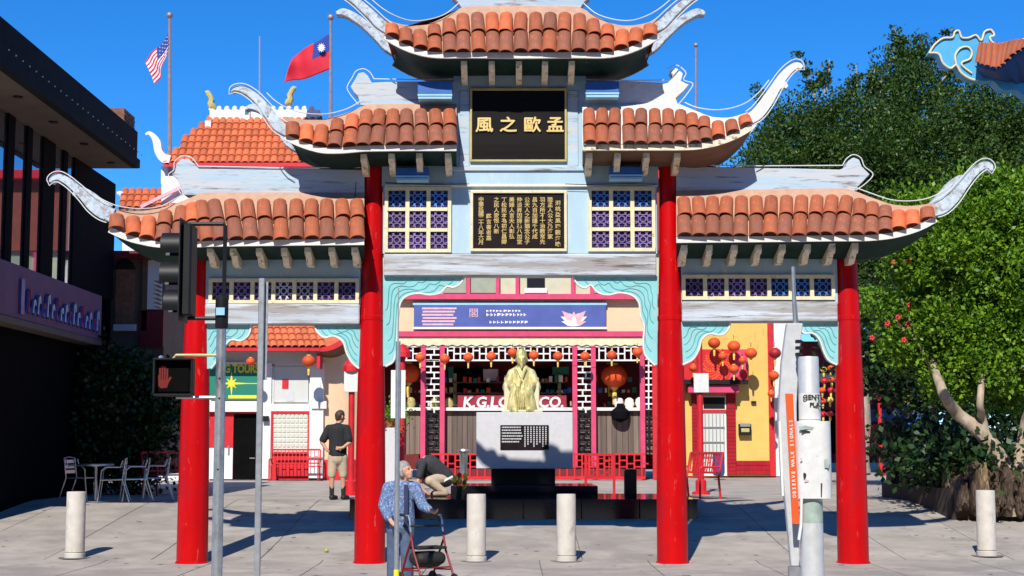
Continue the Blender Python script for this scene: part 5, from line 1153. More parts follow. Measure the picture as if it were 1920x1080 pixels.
# red lattice stand
YL = 9.5; rs = thing('red_barrier', 'red fretwork barrier panel on thin legs right of the pedestal', 'barrier', (XX(1125, 930, YL), YL, gz(YL)))
for a, b, c, d in ((1096, 1101, 850, 926), (1149, 1154, 850, 930), (1101, 1149, 850, 855), (1101, 1149, 893, 897)): MB().pbox(a, b, c, d, YL, .05).build('frame', M['redpaint'], rs)
fret_panel(rs, 1102, 1148, 856, 892, YL + .01)
# benches
def bench(px, py, scale, rz, label):
    p = onground(px, py) if py else px; t = thing('red_bench', label, 'bench', (0, 0, 0), 'red painted fret back benches')
    for s in (-1, 1):
        x = .72 * s
        MB().tube([(x, -.22, 0), (x, -.22, .62), (x, -.18, .64), (x, .22, .64)], .022, 6).build('arm_leg', M['redpaint'], t); MB().tube([(x, .24, 0), (x, .20, .42), (x, .30, .92)], .024, 6).build('rear_leg', M['redpaint'], t)
    for k in range(5): MB().box(-.72, .72, -.22 + k * .09, -.15 + k * .09, .42, .445).build('seat_slat', M['redpaint'], t)
    MB().bar((-.72, .31, .92), (.72, .31, .92), .04, .05).build('top_rail', M['redpaint'], t); MB().bar((-.72, .24, .52), (.72, .24, .52), .035, .04).build('lower_rail', M['redpaint'], t)
    for k in range(13):
        x = -.66 + k * .11; MB().bar((x, .245, .54), (x, .305, .90), .018, .02).build('back_bar', M['redpaint'], t)
        if k % 2 and k < 12: MB().bar((x, .275, .72), (x + .11, .275, .72), .018, .02).build('back_bar', M['redpaint'], t)
    t.location = p; t.rotation_euler = (0, 0, rz); t.scale = (scale,) * 3; return t
b1 = bench(552, 902, 1.0, 0, 'red fret back bench in front of the glass block window')
def bcopy(loc, rz, l): return copy_tree(b1, loc, rz, l)
bcopy(onground(1185, 897), 0, 'red fret back bench below the shop counter right of the pedestal'); bcopy(onground(1301, 934), R(-70), 'red bench half hidden behind the third red column'); bcopy(onground(328, 928), R(55), 'red bench in the shade by the shrub, left of the first red column')
# ------------------------------------------------------------------ red lamp posts with plates
def redpost(px, py, top, Y, label, plate=None):
    p = Vector((XX(px, py, Y), Y, gz(Y))); t = thing('red_post', label, 'post', p, 'red plaza posts'); zt2 = ZZ(top, Y)
    MB().lathe([(.12, 0), (.12, .3), (.07, .34), (.065, zt2 - p.z)], p, 14).build('shaft', M['redpaint'], t, smooth=30); MB().lathe([(.2, -.02), (.2, .1), (.13, .2), (.0, .3)], (p.x, Y, zt2), 12).build('finial', M['redpaint'], t, smooth=30)
    MB().lathe([(.2, 0), (.2, .05), (.12, .08)], p, 14).build('foot', M['redpaint'], t)
    if plate: MB().pbox(*plate, Y - .12, .04).build('plate', M['sticker'], t, bev=.006)
redpost(1314, 885, 615, 11, 'red post with pale plate before the yellow shop doorway', (1301, 1329, 700, 736))
redpost(658, 880, 695, 10.5, 'thin red post with white plate left of the second column', (645, 671, 693, 735)); redpost(753, 890, 668, 13, 'thin red post beside the steel sign pole near the shop'); redpost(1652, 872, 742, 30, 'far red lantern post right of the last column')
o = MB().pbox(716, 742, 802, 912, 12, .5).build('utility_cabinet', M['greyst'], bev=.02); tag(o, 'pale grey utility cabinet behind the second red column', 'cabinet')
sp = thing('potted_plant', 'green potted plant on top of the grey cabinet', 'plant', W(732, 800, 12.2)); leaves('foliage', [blob(732, 778, 15, 12.2, .2)], 500, .07, M['leafnear'], sp, 31); MB().lathe([(.1, 0), (.14, .18)], W(732, 802, 12.2), 12).build('pot', M['terra'], sp)
o = MB().pbox(1341, 1358, 848, 892, 24, .6).build('blue_bin', M['binblue'], bev=.03); tag(o, 'dark blue bin beside the red tiled doorway', 'bin')
o = MB().box(-.3, .3, -.02, .02, -.1, .1).build('street_sign', M['lampblue']); o.location = W(1717, 789, 28); o.rotation_euler = (0, R(-8), 0); tag(o, 'small blue street sign among the far shops at right', 'sign')
o = MB().tube([W(1708, 880, 28.2), W(1708, 752, 28.2)], .05, 6).build('lamp_pole', M['blackmetal']); tag(o, 'dark pole carrying the small blue street sign', 'pole')
o = MB().lathe([(.1, -.2), (.28, -.1), (.3, .1), (.12, .25)], W(1707, 745, 28.1), 12).build('street_globe', M['signyel'], smooth=True); tag(o, 'pale yellow globe lamp above the small blue street sign', 'lamp')
# ------------------------------------------------------------------ flags and far poles
def flagpole(px, ptop, pbot, Y, r_, label, ball=True, m='pole'):
    a, b = W(px, pbot, Y), W(px, ptop, Y); b.x = a.x + (b.x - a.x); t = thing('flagpole', label, 'flagpole', a, 'poles above the roofs')
    MB().tube([a, b], [r_ * 1.3, r_ * .8], 8).build('shaft', M[m], t, smooth=True)
    if ball: MB().ico(b + Vector((0, 0, .06)), r_ * 2.0, sub=2).build('ball', M[m], t, smooth=True)
    return t
YP = 26.2
flagpole(318, 32, 330, YP, .055, 'flagpole flying the striped red white and blue flag'); flagpole(620, 36, 330, YP, .055, 'flagpole flying the red flag with white sun'); flagpole(487, 68, 260, YP + 4, .04, 'thin pale pole between the two flags', False, 'alu'); flagpole(1305, 88, 300, YP, .04, 'thin reddish pole right of the tower roof')
def cloth(name, quad, nu, nv, fm, Y, parent, amp=.09, mats=None):
    """quad: function (u,v)->photo pixel; fm: function (u,v)->material index"""
    g = MB(); rows = []
    for j in range(nv + 1):
        row = []
        for i in range(nu + 1):
            u, v = i / nu, j / nv; x, y = quad(u, v); p = W(x, y, Y); p.y += amp * math.sin(u * 9 + v * 2.2) * u + .05 * math.sin(v * 6 + u * 3) * u; row.append(p)
        rows.append(row)
    vv = [p for r_ in rows for p in r_]; n = nu + 1
    for j in range(nv):
        for i in range(nu): g.cm = fm((i + .5) / nu, (j + .5) / nv); k = len(g.v); g.add([rows[j][i], rows[j][i + 1], rows[j + 1][i + 1], rows[j + 1][i]], [(0, 1, 2, 3)])
    o = g.build(name, mats, parent, norm=False); b = bmesh.new(); b.from_mesh(o.data); bmesh.ops.remove_doubles(b, verts=b.verts, dist=1e-5)
    bmesh.ops.solidify(b, geom=b.faces[:], thickness=.006); b.to_mesh(o.data); b.free()
    o.data.polygons.foreach_set('use_smooth', [True] * len(o.data.polygons)); return o
f1 = thing('stars_and_stripes_flag', 'red and white striped flag with blue canton, hanging limp from its pole', 'flag', W(314, 110, YP))
bil = lambda A, B, C, D: (lambda u, v: (A[0] * (1 - u) * (1 - v) + B[0] * u * (1 - v) + C[0] * u * v + D[0] * (1 - u) * v, A[1] * (1 - u) * (1 - v) + B[1] * u * (1 - v) + C[1] * u * v + D[1] * (1 - u) * v))
def q1(u, v):
    x, y = bil((315, 62), (270, 118), (292, 163), (311, 108))(u, v); return x + 2 * math.sin(u * 7 + v * 3), y + 3 * math.sin(u * 5)
cloth('cloth', q1, 26, 26, lambda u, v: 2 if (u < .45 and v < .54) else (0 if int(v * 13) % 2 == 0 else 1), YP, f1, .1, [M['flagred'], M['flagwhite'], M['flagblue']])
g = MB()
for i in range(4):
    for j in range(3):
        x, y = q1(.06 + i * .1, .08 + j * .15); p = W(x, y, YP - .14); g.ico(p, .02, sub=1)
g.build('stars', M['flagwhite'], f1)
f2 = thing('red_sun_flag', 'red flag with blue canton and white sun, streaming left from its pole', 'flag', W(618, 120, YP))
def q2(u, v):
    x, y = bil((619, 62), (548, 112), (533, 160), (619, 130))(u, v); return x, y + 5 * math.sin(u * 5.5) * u - 4 * math.sin(u * 3.1) * (1 - v)
cloth('cloth', q2, 28, 16, lambda u, v: 1 if (u < .44 and v < .52) else 0, YP, f2, .12, [M['flagred'], M['flagblue']])
x, y = q2(.22, .27); sp_ = []
for k in range(24):
    r_ = 9.5 if k % 2 == 0 else 5.2; a = k * math.pi / 12; sp_.append((x + r_ * math.cos(a) * .85, y + r_ * math.sin(a)))
MB().pprism(sp_, YP - .16, .01).build('white_sun', M['flagwhite'], f2)
# ================================================================== street furniture in the foreground
YA = 16.5 + CAM.y
pz0 = 0.0
# traffic signal pole
sp = thing('traffic_signal', 'grey traffic signal pole with black side mounted signal head and red hand signal', 'traffic signal', (XX(411, 1080, YA), YA, 0))
xp = XX(411, 840, YA)
MB().lathe([(.06, -.02), (.058, 1.2), (.052, ZZ(612, YA))], (xp, YA, 0), 16).build('pole', M['metal'], sp, smooth=30); MB().lathe([(.14, 0), (.14, .12), (.07, .2)], (xp, YA, 0), 16).build('pole_base', M['metal'], sp)
zj0, zj1 = ZZ(616, YA), ZZ(556, YA); MB().lathe([(.062, zj0), (.07, zj0 + .02), (.07, zj1 - .02), (.05, zj1)], (xp, YA, 0), 16).build('pole_sleeve', M['blackmetal'], sp, smooth=30)
MB().box(xp - .045, xp + .045, YA - .09, YA - .06, ZZ(592, YA), ZZ(578, YA)).build('sleeve_decal', M['lamplite'], sp)
xr = xp + .02
MB().tube([(xr, YA, zj1 - .05), (xr, YA, ZZ(424, YA)), (xr - .02, YA, ZZ(420, YA)), (XX(352, 420, YA), YA, ZZ(420, YA))], .022, 8).build('upper_arm', M['blackmetal'], sp); MB().tube([(xp, YA, ZZ(597, YA)), (XX(352, 597, YA), YA, ZZ(597, YA))], .022, 8).build('lower_arm', M['blackmetal'], sp)
# head faces left: three visors
xh0, xh1 = XX(346, 500, YA), XX(364, 500, YA); hd = MB().box(xh0, xh1, YA - .16, YA + .16, ZZ(594, YA), ZZ(422, YA)).build('signal_head', M['blackmetal'], sp, bev=.02)
MB().box(xh0 - .012, xh0 - .002, YA - .24, YA + .24, ZZ(604, YA), ZZ(414, YA)).build('backplate', M['blackmetal'], hd)
for k, (c, L) in enumerate(((463, 41), (518, 43), (570, 36))):
    zc = ZZ(c, YA); r_ = .152; xl = XX(347 - L, c, YA); x0 = xh0 - .014
    vis = MB(); rows = []
    for x, rr_, cut in ((x0, r_, .0), (xl, r_ * 1.0, .35)):
        rows.append([(x, YA + rr_ * math.cos(a), zc + rr_ * math.sin(a)) for a in [(-.35 - cut * 0) * math.pi / 2 + i * (math.pi * 1.35) / 18 for i in range(19)]])
    vis.grid(rows); v2 = MB(); v2.grid([[(x, YA + (y - YA) * .96, zc + (z - zc) * .96) for x, y, z in r2] for r2 in rows]); vis.add(v2.v, v2.f); vis.build('visor', M['blackmetal'], hd, smooth=True)
    MB().lathe([(.0, 0), (.13, 0), (.14, .02)], (0, 0, 0), 18).build('lens', M[('darkred', 'goldframe', 'signgreen')[k]], hd).matrix_basis = Matrix.Translation((x0 - .012, YA, zc)) @ Matrix.Rotation(R(-90), 4, 'Y')
for k in range(7): MB().box(XX(294, 540, YA), XX(300, 540, YA), YA - .15, YA + .15, ZZ(530 + k * 8, YA), ZZ(528.5 + k * 8, YA)).build('louvre', M['blackmetal'], hd)
# pedestrian signal
pb = MB().pbox(288, 359, 674, 739, YA - .1, .2).build('pedestrian_signal', M['blackmetal'], sp, bev=.03); MB().pbox(293, 354, 680, 734, YA - .108, .006).build('signal_face', M['dark'], pb)
for a, b, c, d in ((286, 361, 671, 675), (286, 361, 738, 742), (286, 290, 675, 738), (357, 361, 675, 738)): MB().pbox(a, b, c, d, YA - .2, .14).build('hood_edge', M['blackmetal'], pb, bev=.008)
hg = MB(); hg.pprism([(297, 724), (296, 704), (299, 702), (302, 712), (314, 712), (319, 706), (322, 708), (316, 718), (313, 727), (302, 728)], YA - .112, .003)
for a, t_ in ((300, 690), (304.5, 686), (309, 687), (313.5, 691)): hg.pbox(a - 1.7, a + 1.7, t_, 713, YA - .1115, .003)
hg.build('red_hand', M['hand'], pb)
MB().tube([(xp, YA, ZZ(666, YA)), (XX(330, 666, YA), YA, ZZ(666, YA)), (XX(324, 672, YA), YA, ZZ(674, YA))], .016, 8).build('bracket_pipe', M['goldframe'], sp); MB().tube([(xp, YA, ZZ(745, YA)), (XX(330, 745, YA), YA, ZZ(745, YA))], .016, 8).build('bracket_pipe', M['metal'], sp); MB().ico(W(302, 671, YA), .03, sub=1).build('bolt', M['metal'], sp)
for y in (710, 747, 880): MB().ico((xp, YA - .054, ZZ(y, YA)), .012, sub=1).build('bolt', M['blackmetal'], sp)
# square sign post
YB2 = 16.2 + CAM.y; x = XX(486, 840, YB2)
o = thing('steel_sign_post', 'plain square steel post right of the traffic signal pole', 'post', (x, YB2, 0))
MB().box(x - .03, x + .03, YB2 - .03, YB2 + .03, -.02, ZZ(522, YB2)).build('post', M['metal'], o, bev=.006); MB().box(x + .02, x + .06, YB2 + .032, YB2 + .05, ZZ(712, YB2), ZZ(528, YB2)).build('sign_edge', M['metal'], o); MB().box(x - .08, x + .08, YB2 - .08, YB2 + .08, 0, .015).build('foot_plate', M['metal'], o)
# thin pole with white sign back
YC2 = 17.6 + CAM.y; x = XX(745, 840, YC2)
o = thing('white_sign_pole', 'thin steel pole with white sign plate beside the person with the rollator', 'sign', (x, YC2, 0))
MB().tube([(x, YC2, -.02), (x, YC2, ZZ(640, YC2))], .028, 10).build('pole', M['metal'], o, smooth=True); MB().tube([(x, YC2, ZZ(640, YC2)), (x, YC2, ZZ(540, YC2))], [.01, .006], 6).build('rod', M['metal'], o); MB().tube([(x, YC2, ZZ(1068, YC2)), (x, YC2, ZZ(1100, YC2))], .031, 10).build('yellow_sleeve', M['signyel'], o)
MB().pbox(733, 760, 694, 784, YC2 + .035, .012).build('sign_plate', M['white'], o)
# aluminium pylon with stickers and tall blade sign
YD = 14.2 + CAM.y; x = XX(1519, 840, YD); s_ = F / 14.2
o = thing('aluminium_pole', 'thick aluminium pole wrapped in white stickers, with black clips on top', 'pole', (x, YD, 0)); r_ = .098
MB().lathe([(r_ * 1.15, -.02), (r_ * 1.06, .8), (r_ * .95, ZZ(672, YD)), (r_ * .9, ZZ(671, YD) + .01), (0, ZZ(671, YD) + .012)], (x, YD, 0), 32).build('shaft', M['palealu'], o, smooth=35)
def wrap(name, y0, y1, m, k=1.03, a0=-170, a1=-10):
    g = MB(); rows = []
    for z in (ZZ(y1, YD), ZZ(y0, YD)):
        rows.append([(x + r_ * k * math.cos(R(a0 + (a1 - a0) * i / 20)), YD + r_ * k * math.sin(R(a0 + (a1 - a0) * i / 20)), z) for i in range(21)])
    return g.grid(rows).build(name, m, o, smooth=True)
wrap('sticker', 738, 792, M['sticker'], 1.04); wrap('sticker', 786, 788, M['stickg'], 1.05); wrap('grey_sticker', 940, 980, M['stickg'], 1.05)
# the wide white panel is a box sleeve round the pole
MB().prismz([(x + .02 + .165 * math.copysign(abs(math.cos(a_)) ** .7, math.cos(a_)), YD + .137 * math.copysign(abs(math.sin(a_)) ** .8, math.sin(a_))) for a_ in [i * math.pi / 16 for i in range(32)]], ZZ(934, YD), ZZ(790, YD)).build('white_sleeve', M['sticker'], o, smooth=50)
for t_, px, py, sz in (("GENT'", 1519, 746, .062), ('PLAZ', 1527, 760, .055)):
    g = MB(); put_text(g, text2d(t_, sz, .002, .002), (XX(px, py, YD), YD - r_ * 1.06 - .002, ZZ(py, YD)), 1, 1); g.build('lettering', M['ink'], o)
for a, b, c, d, m in ((1498, 1526, 798, 806, 'stickg'), (1502, 1520, 806, 812, 'ink'), (1545, 1556, 860, 878, 'stickg'), (1506, 1512, 886, 898, 'ink'), (1508, 1517, 898, 904, 'lotus'), (1500, 1505, 858, 863, 'lotus')):
    MB().pprism([(a, c + 2), (a + (b - a) * .4, c), (b, c + 3), (b - 2, d), (a + (b - a) * .5, d - 1), (a + 1, d)], YD - .139, .002).build('torn_sticker', M[m], o)
MB().pprism([(1539, 906), (1542, 906), (1541, 932), (1539, 932)], YD - .139, .002).build('tear', M['ink'], o)
for y in (640, 652, 664):
    zc = ZZ(y, YD); MB().pprism([(1493, y - 3), (1502, y - 3), (1507, y), (1502, y + 3), (1493, y + 3)], YD - .03, .06).build('clip', M['blackmetal'], o)
bl = thing('grey_blade_sign', 'tall tapering grey metal blade sign seen edge on, left of the stickered pole', 'sign', (XX(1485, 840, YD + .25), YD + .25, 0))
MB().pprism([(1466, 680), (1476, 606), (1506, 606), (1499, 660), (1494, 760), (1496, 900), (1500, 1062), (1484, 1062), (1475, 960), (1466, 880), (1460, 780)], YD + .16, .1).build('blade', M['palealu'], bl, bev=.008)
MB().tube([W(1487, 500, YD + .2), W(1489, 560, YD + .2), W(1492, 606, YD + .2), W(1492, 660, YD + .2)], [.018, .02, .026, .026], 8).build('rod', M['metal'], bl)
MB().pprism([(1480, 1062), (1503, 1062), (1503, 1110), (1480, 1110)], YD + .17, .08).build('foot', M['metal'], bl)
MB().pprism([(1460, 790), (1464, 790), (1470, 930), (1466, 930)], YD + .12, .06).build('white_edge', M['white'], bl)
og = thing('orange_strip_sign', 'orange strip sign with white upright lettering strapped to the stickered pole', 'sign', (XX(1486, 860, YD - .05), YD - .05, 1.0))
MB().pprism([(1473, 738), (1487, 738), (1499, 982), (1486, 982)], YD - .08, .02).build('panel', M['orange'], og)
n_ = 0
for k, ch_ in enumerate('OBSERVE WALK SIGNALS'[::-1]):
    y = 790 + k * 7.4
    if ch_ == ' ': continue
    g = MB(); put_text(g, text2d(ch_, .042, .002, .001), W(1479.8 + (y - 738) * .049 + .6, y, YD - .083), 1, 1, R(90)); g.build('lettering', M['white'], og)
MB().tube([W(1503, 930, YD - .1), W(1502, 985, YD - .1), W(1498, 1012, YD - .1)], .014, 6).build('white_strap', M['white'], o)
# ================================================================== people
def person(name, label, loc): return thing(name, label, 'person', loc)
def fingers(segs, wrist, d, side, r=.0085, curl=.5, up=Vector((0, 0, -1))):
    """palm plus four fingers and a thumb added to a capsule list"""
    wrist = Vector(wrist); d = Vector(d).normalized(); side = Vector(side).normalized(); pal = wrist + d * .075
    segs.append((wrist, pal, .027, .03)); nrm = d.cross(side).normalized()
    for k, (o_, L) in enumerate(((-.03, .065), (-.01, .078), (.01, .074), (.03, .058))):
        a = pal + side * o_ + d * .012; b = a + (d * (1 - curl * .4) + nrm * curl * .5).normalized() * L * .55; c = b + (d * (1 - curl) + nrm * curl * 1.2).normalized() * L * .5
        segs += [(a, b, r, r), (b, c, r, r * .85)]
    a = wrist + d * .03 - side * .026; b = a + (d * .7 - side * .8).normalized() * .035; c = b + (d * .9 - side * .2 + nrm * .4).normalized() * .03; segs += [(a, b, r * 1.15, r * 1.05), (b, c, r * 1.05, r * .85)]
def head(segs, c, f, s=1.0):
    """head capsules: c centre, f facing direction (unit)"""
    c = Vector(c); f = Vector(f).normalized(); u = Vector((0, 0, 1)); u = (u - f * u.dot(f)).normalized(); l = f.cross(u)
    segs += [(c + u * .02 * s - f * .015 * s, c + u * .045 * s - f * .01 * s, .088 * s, .084 * s), (c - u * .045 * s + f * .028 * s, c - u * .075 * s + f * .036 * s, .058 * s, .042 * s), (c + u * .005 * s + f * .085 * s, c - u * .022 * s + f * .102 * s, .010 * s, .016 * s),
             (c - u * .055 * s + f * .077 * s + l * .016 * s, c - u * .055 * s + f * .077 * s - l * .016 * s, .011 * s, .011 * s), (c + u * .03 * s + f * .07 * s - l * .03 * s, c + u * .03 * s + f * .07 * s + l * .03 * s, .016 * s, .016 * s)]
    for k in (-1, 1): segs.append((c + l * .086 * s * k + u * .015 * s - f * .01 * s, c + l * .084 * s * k - u * .022 * s - f * .005 * s, .016 * s, .012 * s))
    return u, l
def eyes(c, f, u, l, parent, s=1.0):
    for k in (-1, 1): MB().ico(Vector(c) + Vector(f) * .078 * s + u * .008 * s + l * .032 * s * k, .008 * s, sub=1).build('eye', M['ink'], parent)
# --- man standing, back turned, hand behind his back
p = onground(632, 938); s = (938 - 773) / F * (p.y - CAM.y) / 1.76
def mk(p, s):
    return lambda x, y, z: (p.x + x * s, p.y + y * s, p.z + z * s)
k = mk(p, s); m1 = person('person', 'person in black tee and khaki shorts standing with a hand behind the back', p)
fd = Vector((.75, .62, -.12)).normalized()
sk = []
for sg, xx, yy in ((-1, -.105, 0), (1, .11, .03)):
    sk += [(k(xx * .8, 0, .92), k(xx, yy - .01, .5), .085 * s, .06 * s), (k(xx, yy - .01, .5), k(xx * 1.05, yy + .03, .09), .056 * s, .036 * s), (k(xx * 1.05, yy + .03, .06), k(xx * 1.1 + .05, yy + .15, .04), .04 * s, .035 * s)]
sk += [(k(0, 0, .95), k(0, 0, 1.2), .14 * s, .135 * s), (k(-.05, 0, 1.37), k(.05, 0, 1.37), .095 * s, .095 * s), (k(0, 0, 1.2), k(0, 0, 1.36), .12 * s, .105 * s), (k(0, .0, 1.46), k(.02, .02, 1.58), .056 * s, .052 * s)]
sk += [(k(-.19, 0, 1.40), k(-.31, -.03, 1.14), .055 * s, .045 * s), (k(-.31, -.03, 1.14), k(-.2, -.05, .98), .042 * s, .03 * s), (k(.19, 0, 1.40), k(.235, -.06, 1.13), .055 * s, .045 * s), (k(.235, -.06, 1.13), k(.13, -.18, 1.04), .042 * s, .03 * s)]
fingers(sk, k(.13, -.18, 1.04), (-.95, -.1, -.15), (0, .1, 1), .0085 * s); fingers(sk, k(-.2, -.05, .98), (.8, .2, -.5), (.3, -.9, 0), .0085 * s)
hc = Vector(k(.045, .03, 1.645)); u, l = head(sk, hc, fd, s)
capsules(sk, .011, 'body', M['skin'], m1, 3)
capsules([(hc + u * .035 - fd * .03, hc + u * .055 - fd * .012, .094 * s, .09 * s), (hc - u * .03 - fd * .055, hc + u * .01 - fd * .05, .06 * s, .075 * s), (hc + u * .085 + fd * .03, hc + u * .09 - fd * .03, .04 * s, .045 * s)], .011, 'hair', M['hairb'], m1, 1)
capsules([(k(0, 0, .96), k(0, 0, 1.2), .168 * s, .16 * s, (1.1, .85, 1)), (k(0, 0, 1.2), k(0, 0, 1.36), .16 * s, .165 * s, (1.12, .85, 1)), (k(-.12, 0, 1.42), k(.12, 0, 1.42), .085 * s, .085 * s), (k(-.18, 0, 1.42), k(-.285, -.02, 1.2), .078 * s, .082 * s), (k(.18, 0, 1.42), k(.225, -.045, 1.2), .078 * s, .082 * s), (k(0, 0, .9), k(0, 0, 1.0), .175 * s, .172 * s, (1.05, .85, 1)), (k(0, -.01, 1.42), k(.01, 0, 1.47), .105 * s, .075 * s)], .012, 'tee_shirt', M['tee'], m1, 4)
capsules([(k(0, 0, .84), k(0, 0, .95), .17 * s, .162 * s, (1.05, .85, 1)), (k(-.085, 0, .85), k(-.11, 0, .50), .115 * s, .086 * s), (k(.09, .01, .85), k(.115, .03, .50), .115 * s, .086 * s)], .012, 'shorts', M['khaki'], m1, 3)
for xx, yy in ((-.11, .02), (.117, .05)):
    capsules([(k(xx, yy, .27), k(xx, yy + .01, .1), .05 * s, .046 * s)], .01, 'sock', M['tee'], m1, 1); capsules([(k(xx, yy, .055), k(xx + .06, yy + .16, .045), .055 * s, .05 * s)], .01, 'shoe', M['rubber'], m1, 1)
# --- man bent double by the basin
YQ = 7.5; zf = zt_ - .03; c = W(815, 925, YQ); m2 = person('person', 'person in charcoal tee and khaki trousers crouching low beside the granite basin', Vector((c.x, YQ, zf)))
b = lambda px, py, dy=0: W(px, py, YQ + dy)
def ft(px, dy, h): v = W(px, 920, YQ + dy); v.z = zf + h; return v
hip = b(836, 898, .1); kn1, kn2 = b(806, 902, -.25), b(800, 900, .15); an1, an2 = ft(834, -.2, .08), ft(828, .22, .08)
sk = [(hip, kn1, .12, .075), (hip, kn2, .12, .075), (kn1, an1, .07, .045), (kn2, an2, .07, .045), (an1, ft(816, -.28, .05), .045, .04), (an2, ft(808, .15, .05), .045, .04), (hip, b(803, 868, 0), .15, .16), (b(803, 868, 0), b(788, 874, -.05), .10, .07)]
hcv = b(790, 896, .12); u, l = head(sk, hcv, Vector((-.6, -.2, -.75)), 1.0); sk += [(b(792, 876, 0), hcv, .055, .05), (b(792, 872, -.2), b(783, 905, -.28), .05, .042), (b(783, 905, -.28), b(796, 921, -.3), .04, .03), (b(798, 872, .2), b(786, 905, .2), .05, .042), (b(786, 905, .2), b(778, 920, .1), .04, .03)]
fingers(sk, b(796, 921, -.3), (.7, 0, -.6), (0, 1, 0), .0085, .4); fingers(sk, b(778, 920, .1), (-.4, 0, -.9), (0, 1, 0), .0085, .4)
capsules(sk, .013, 'body', M['skin'], m2, 3)
capsules([(b(834, 893, .08), b(806, 870, 0), .175, .19), (b(806, 870, 0), b(792, 872, -.02), .19, .14), (b(793, 870, -.2), b(786, 893, -.26), .08, .07), (b(799, 870, .2), b(790, 893, .2), .08, .07)], .015, 'tee_shirt', M['teegrey'], m2, 4)
capsules([(hip, kn1, .165, .1), (hip, kn2, .165, .1), (kn1, an1, .095, .065), (kn2, an2, .095, .065)], .015, 'trousers', M['khaki'], m2, 3)
for a_, t_ in ((an1, ft(816, -.28, .05)), (an2, ft(808, .15, .05))): capsules([(Vector((a_.x + .03, a_.y, zf + .055)), t_, .055, .05)], .012, 'shoe', M['bark'], m2, 1)
capsules([(hcv + Vector((.02, .02, .03)), hcv + Vector((.04, .03, .0)), .095, .09)], .012, 'hair', M['hairb'], m2, 1)
MB().bar(b(826, 905, -.12), b(849, 893, -.10), .03, .035).build('shirt_hem', M['flagwhite'], m2)
# --- elderly woman with a rollator
YW = 19.6 + CAM.y; pw = Vector((XX(752, 1000, YW), YW, gz(YW))); s = .98
k = mk(pw, s); m3 = person('person', 'person in blue printed blouse and jeans pushing a rollator, face raised', pw)
fd = Vector((.80, -.45, .34)).normalized(); sk = []
for xx, yy in ((-.10, .05), (.08, -.04)):
    sk += [(k(xx * .8, 0, .80), k(xx, yy, .44), .085, .062), (k(xx, yy, .44), k(xx * 1.05, yy + .03, .08), .058, .04), (k(xx, yy, .06), k(xx + .1, yy - .08, .04), .042, .036)]
sk += [(k(0, 0, .82), k(-.01, 0, 1.1), .12, .12), (k(-.01, 0, 1.1), k(.01, 0, 1.22), .12, .105), (k(.02, -.02, 1.28), k(.05, -.03, 1.37), .052, .05),
       (k(-.18, 0, 1.23), k(-.22, -.04, 1.0), .05, .042), (k(-.22, -.04, 1.0), k(-.12, -.2, .82), .04, .028), (k(.19, -.02, 1.23), k(.28, -.08, 1.0), .05, .042), (k(.28, -.08, 1.0), k(.39, -.24, .95), .04, .028)]
fingers(sk, k(-.12, -.2, .82), (.5, -.5, -.6), (.4, .8, 0), .0085, .9); fingers(sk, k(.39, -.24, .95), (.6, -.7, -.25), (.3, .9, 0), .0085, .9)
hc = Vector(k(.055, -.04, 1.435)); u, l = head(sk, hc, fd, .98); capsules(sk, .010, 'body', M['skin'], m3, 3); eyes(hc, fd, u, l, m3)
capsules([(hc + u * .03 - fd * .035, hc + u * .06 - fd * .015, .094, .088), (hc - u * .04 - fd * .07, hc - u * .0 - fd * .06, .055, .075), (hc + u * .02 - fd * .02 + l * .075, hc - u * .04 - fd * .02 + l * .07, .035, .03), (hc + u * .02 - fd * .02 - l * .075, hc - u * .04 - fd * .02 - l * .07, .035, .03)], .011, 'hair', M['hairg'], m3, 1)
capsules([(k(0, 0, .74), k(-.01, 0, 1.1), .168, .152, (1.08, .85, 1)), (k(-.01, 0, 1.1), k(.0, 0, 1.2), .152, .148, (1.1, .85, 1)), (k(-.13, 0, 1.24), k(.14, 0, 1.24), .075, .075), (k(-.17, 0, 1.23), k(-.22, -.04, 1.0), .075, .075), (k(-.22, -.04, 1.0), k(-.15, -.16, .86), .07, .06), (k(.18, -.02, 1.23), k(.28, -.08, 1.0), .075, .072), (k(.28, -.08, 1.0), k(.36, -.2, .96), .068, .055)], .012, 'blouse', M['print'], m3, 4)
capsules([(k(0, 0, .72), k(0, 0, .82), .16, .16, (1.05, .88, 1)), (k(-.08, .0, .78), k(-.10, .05, .44), .112, .085), (k(-.10, .05, .44), k(-.105, .08, .08), .085, .08), (k(.07, -.01, .78), k(.08, -.04, .44), .112, .085), (k(.08, -.04, .44), k(.085, -.01, .08), .085, .08)], .012, 'jeans', M['jeans'], m3, 3)
for xx, yy in ((-.105, .05), (.085, -.04)): capsules([(k(xx, yy + .02, .045), k(xx + .11, yy - .09, .04), .05, .045)], .01, 'shoe', M['rubber'], m3, 1)
g = MB(); g.grid([[k(.045 + dx, -.150 - .02 * math.sin(t * 3), 1.27 - t * .55) for dx in (0, .05)] for t in [i / 8 for i in range(9)]]); g.grid([[k(.045 + dx, -.145 - .02 * math.sin(t * 3), 1.27 - t * .55) for dx in (0, .05)] for t in [i / 8 for i in range(9)]]); g.build('long_scarf', M['straps'], m3)
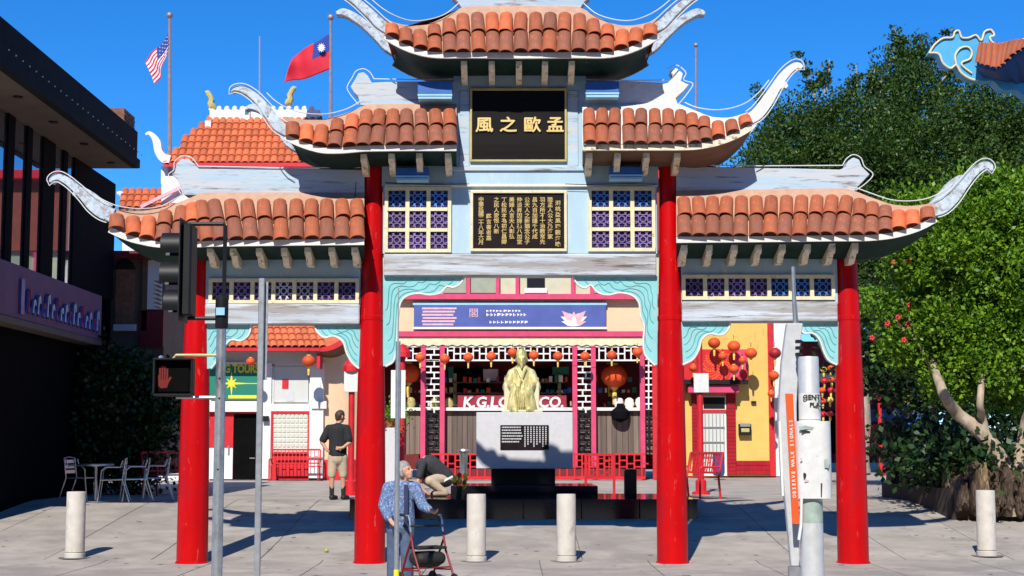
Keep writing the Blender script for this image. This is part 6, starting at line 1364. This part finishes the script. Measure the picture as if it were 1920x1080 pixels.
# rollator (built along +x, then turned toward the street)
ro = thing('rollator', 'dark red four wheeled rollator with black seat and bag', 'walker', (0, 0, 0)); rx = ry = 0.0
def wheel(x, y, r_=.095):
    rot = Matrix.Translation((x, y, r_ + .006)) @ Matrix.Rotation(R(90), 4, 'X')
    o_ = MB().lathe([(r_ - .03, -.014), (r_ - .008, -.018), (r_, 0), (r_ - .008, .018), (r_ - .03, .014)], (0, 0, 0), 20).build('wheel', M['rubber'], ro, smooth=40); o_.data.transform(rot)
    h_ = MB().lathe([(0, -.012), (r_ - .03, -.012), (r_ - .03, .012), (0, .012)], (0, 0, 0), 12).build('hub', M['greyst'], o_); h_.data.transform(rot)
for sy in (-1, 1):
    y = sy * .24
    MB().tube([(-.20, y, .93), (-.06, y, .93), (-.02, y, .86), (.02, y, .62)], .012, 8).build('handle_post', M['alu'], ro, smooth=True); MB().tube([(-.28, y, .935), (-.14, y, .93)], .02, 8).build('grip', M['rubber'], ro, smooth=True)
    MB().tube([(.0, y, .72), (.08, y, .48), (.24, y, .24), (.30, y, .12)], .015, 8).build('front_tube', M['walkred'], ro, smooth=True); MB().tube([(.02, y, .62), (-.12, y, .40), (-.26, y, .12)], .015, 8).build('rear_tube', M['walkred'], ro, smooth=True)
    MB().tube([(-.22, y, .22), (.22, y, .24)], .012, 6).build('side_rail', M['walkred'], ro); MB().tube([(-.16, y, .93), (-.10, y, .84), (-.06, y, .88)], .006, 5).build('brake_lever', M['rubber'], ro); wheel(-.27, y); wheel(.31, y)
MB().box(-.13, .17, -.22, .22, .50, .535).build('seat', M['rubber'], ro, bev=.015)
capsules([((-.06, -.13, .38), (-.06, .13, .38), .09, .09), ((.10, -.13, .38), (.10, .13, .38), .09, .09), ((.02, -.13, .35), (.02, .13, .35), .09, .09)], .015, 'bag', M['rubber'], ro, 4)
MB().tube([(0.0, -.24, .80), (.10, -.2, .80), (.12, 0, .80), (.10, .2, .80), (0.0, .24, .80)], .014, 8).build('back_strap', M['rubber'], ro, smooth=True); MB().bar((.2, -.24, .27), (.2, .24, .27), .02, .02).build('cross_bar', M['walkred'], ro); MB().bar((-.18, -.24, .24), (-.18, .24, .24), .02, .02).build('cross_bar', M['walkred'], ro)
ro.location = (XX(800, 1085, YW - .35), YW - .38, 0); ro.rotation_euler = (0, 0, R(-58)); ro.scale = (.94,) * 3
# green fruit on the pavement
q_ = onground(612, 1037); o = MB().ico((q_.x, q_.y, q_.z + .035), .035, (1, 1, .9), 2).build('green_fruit', M['plantg'], smooth=True); tag(o, 'small green fruit lying on the pavement left of the second column', 'fruit')
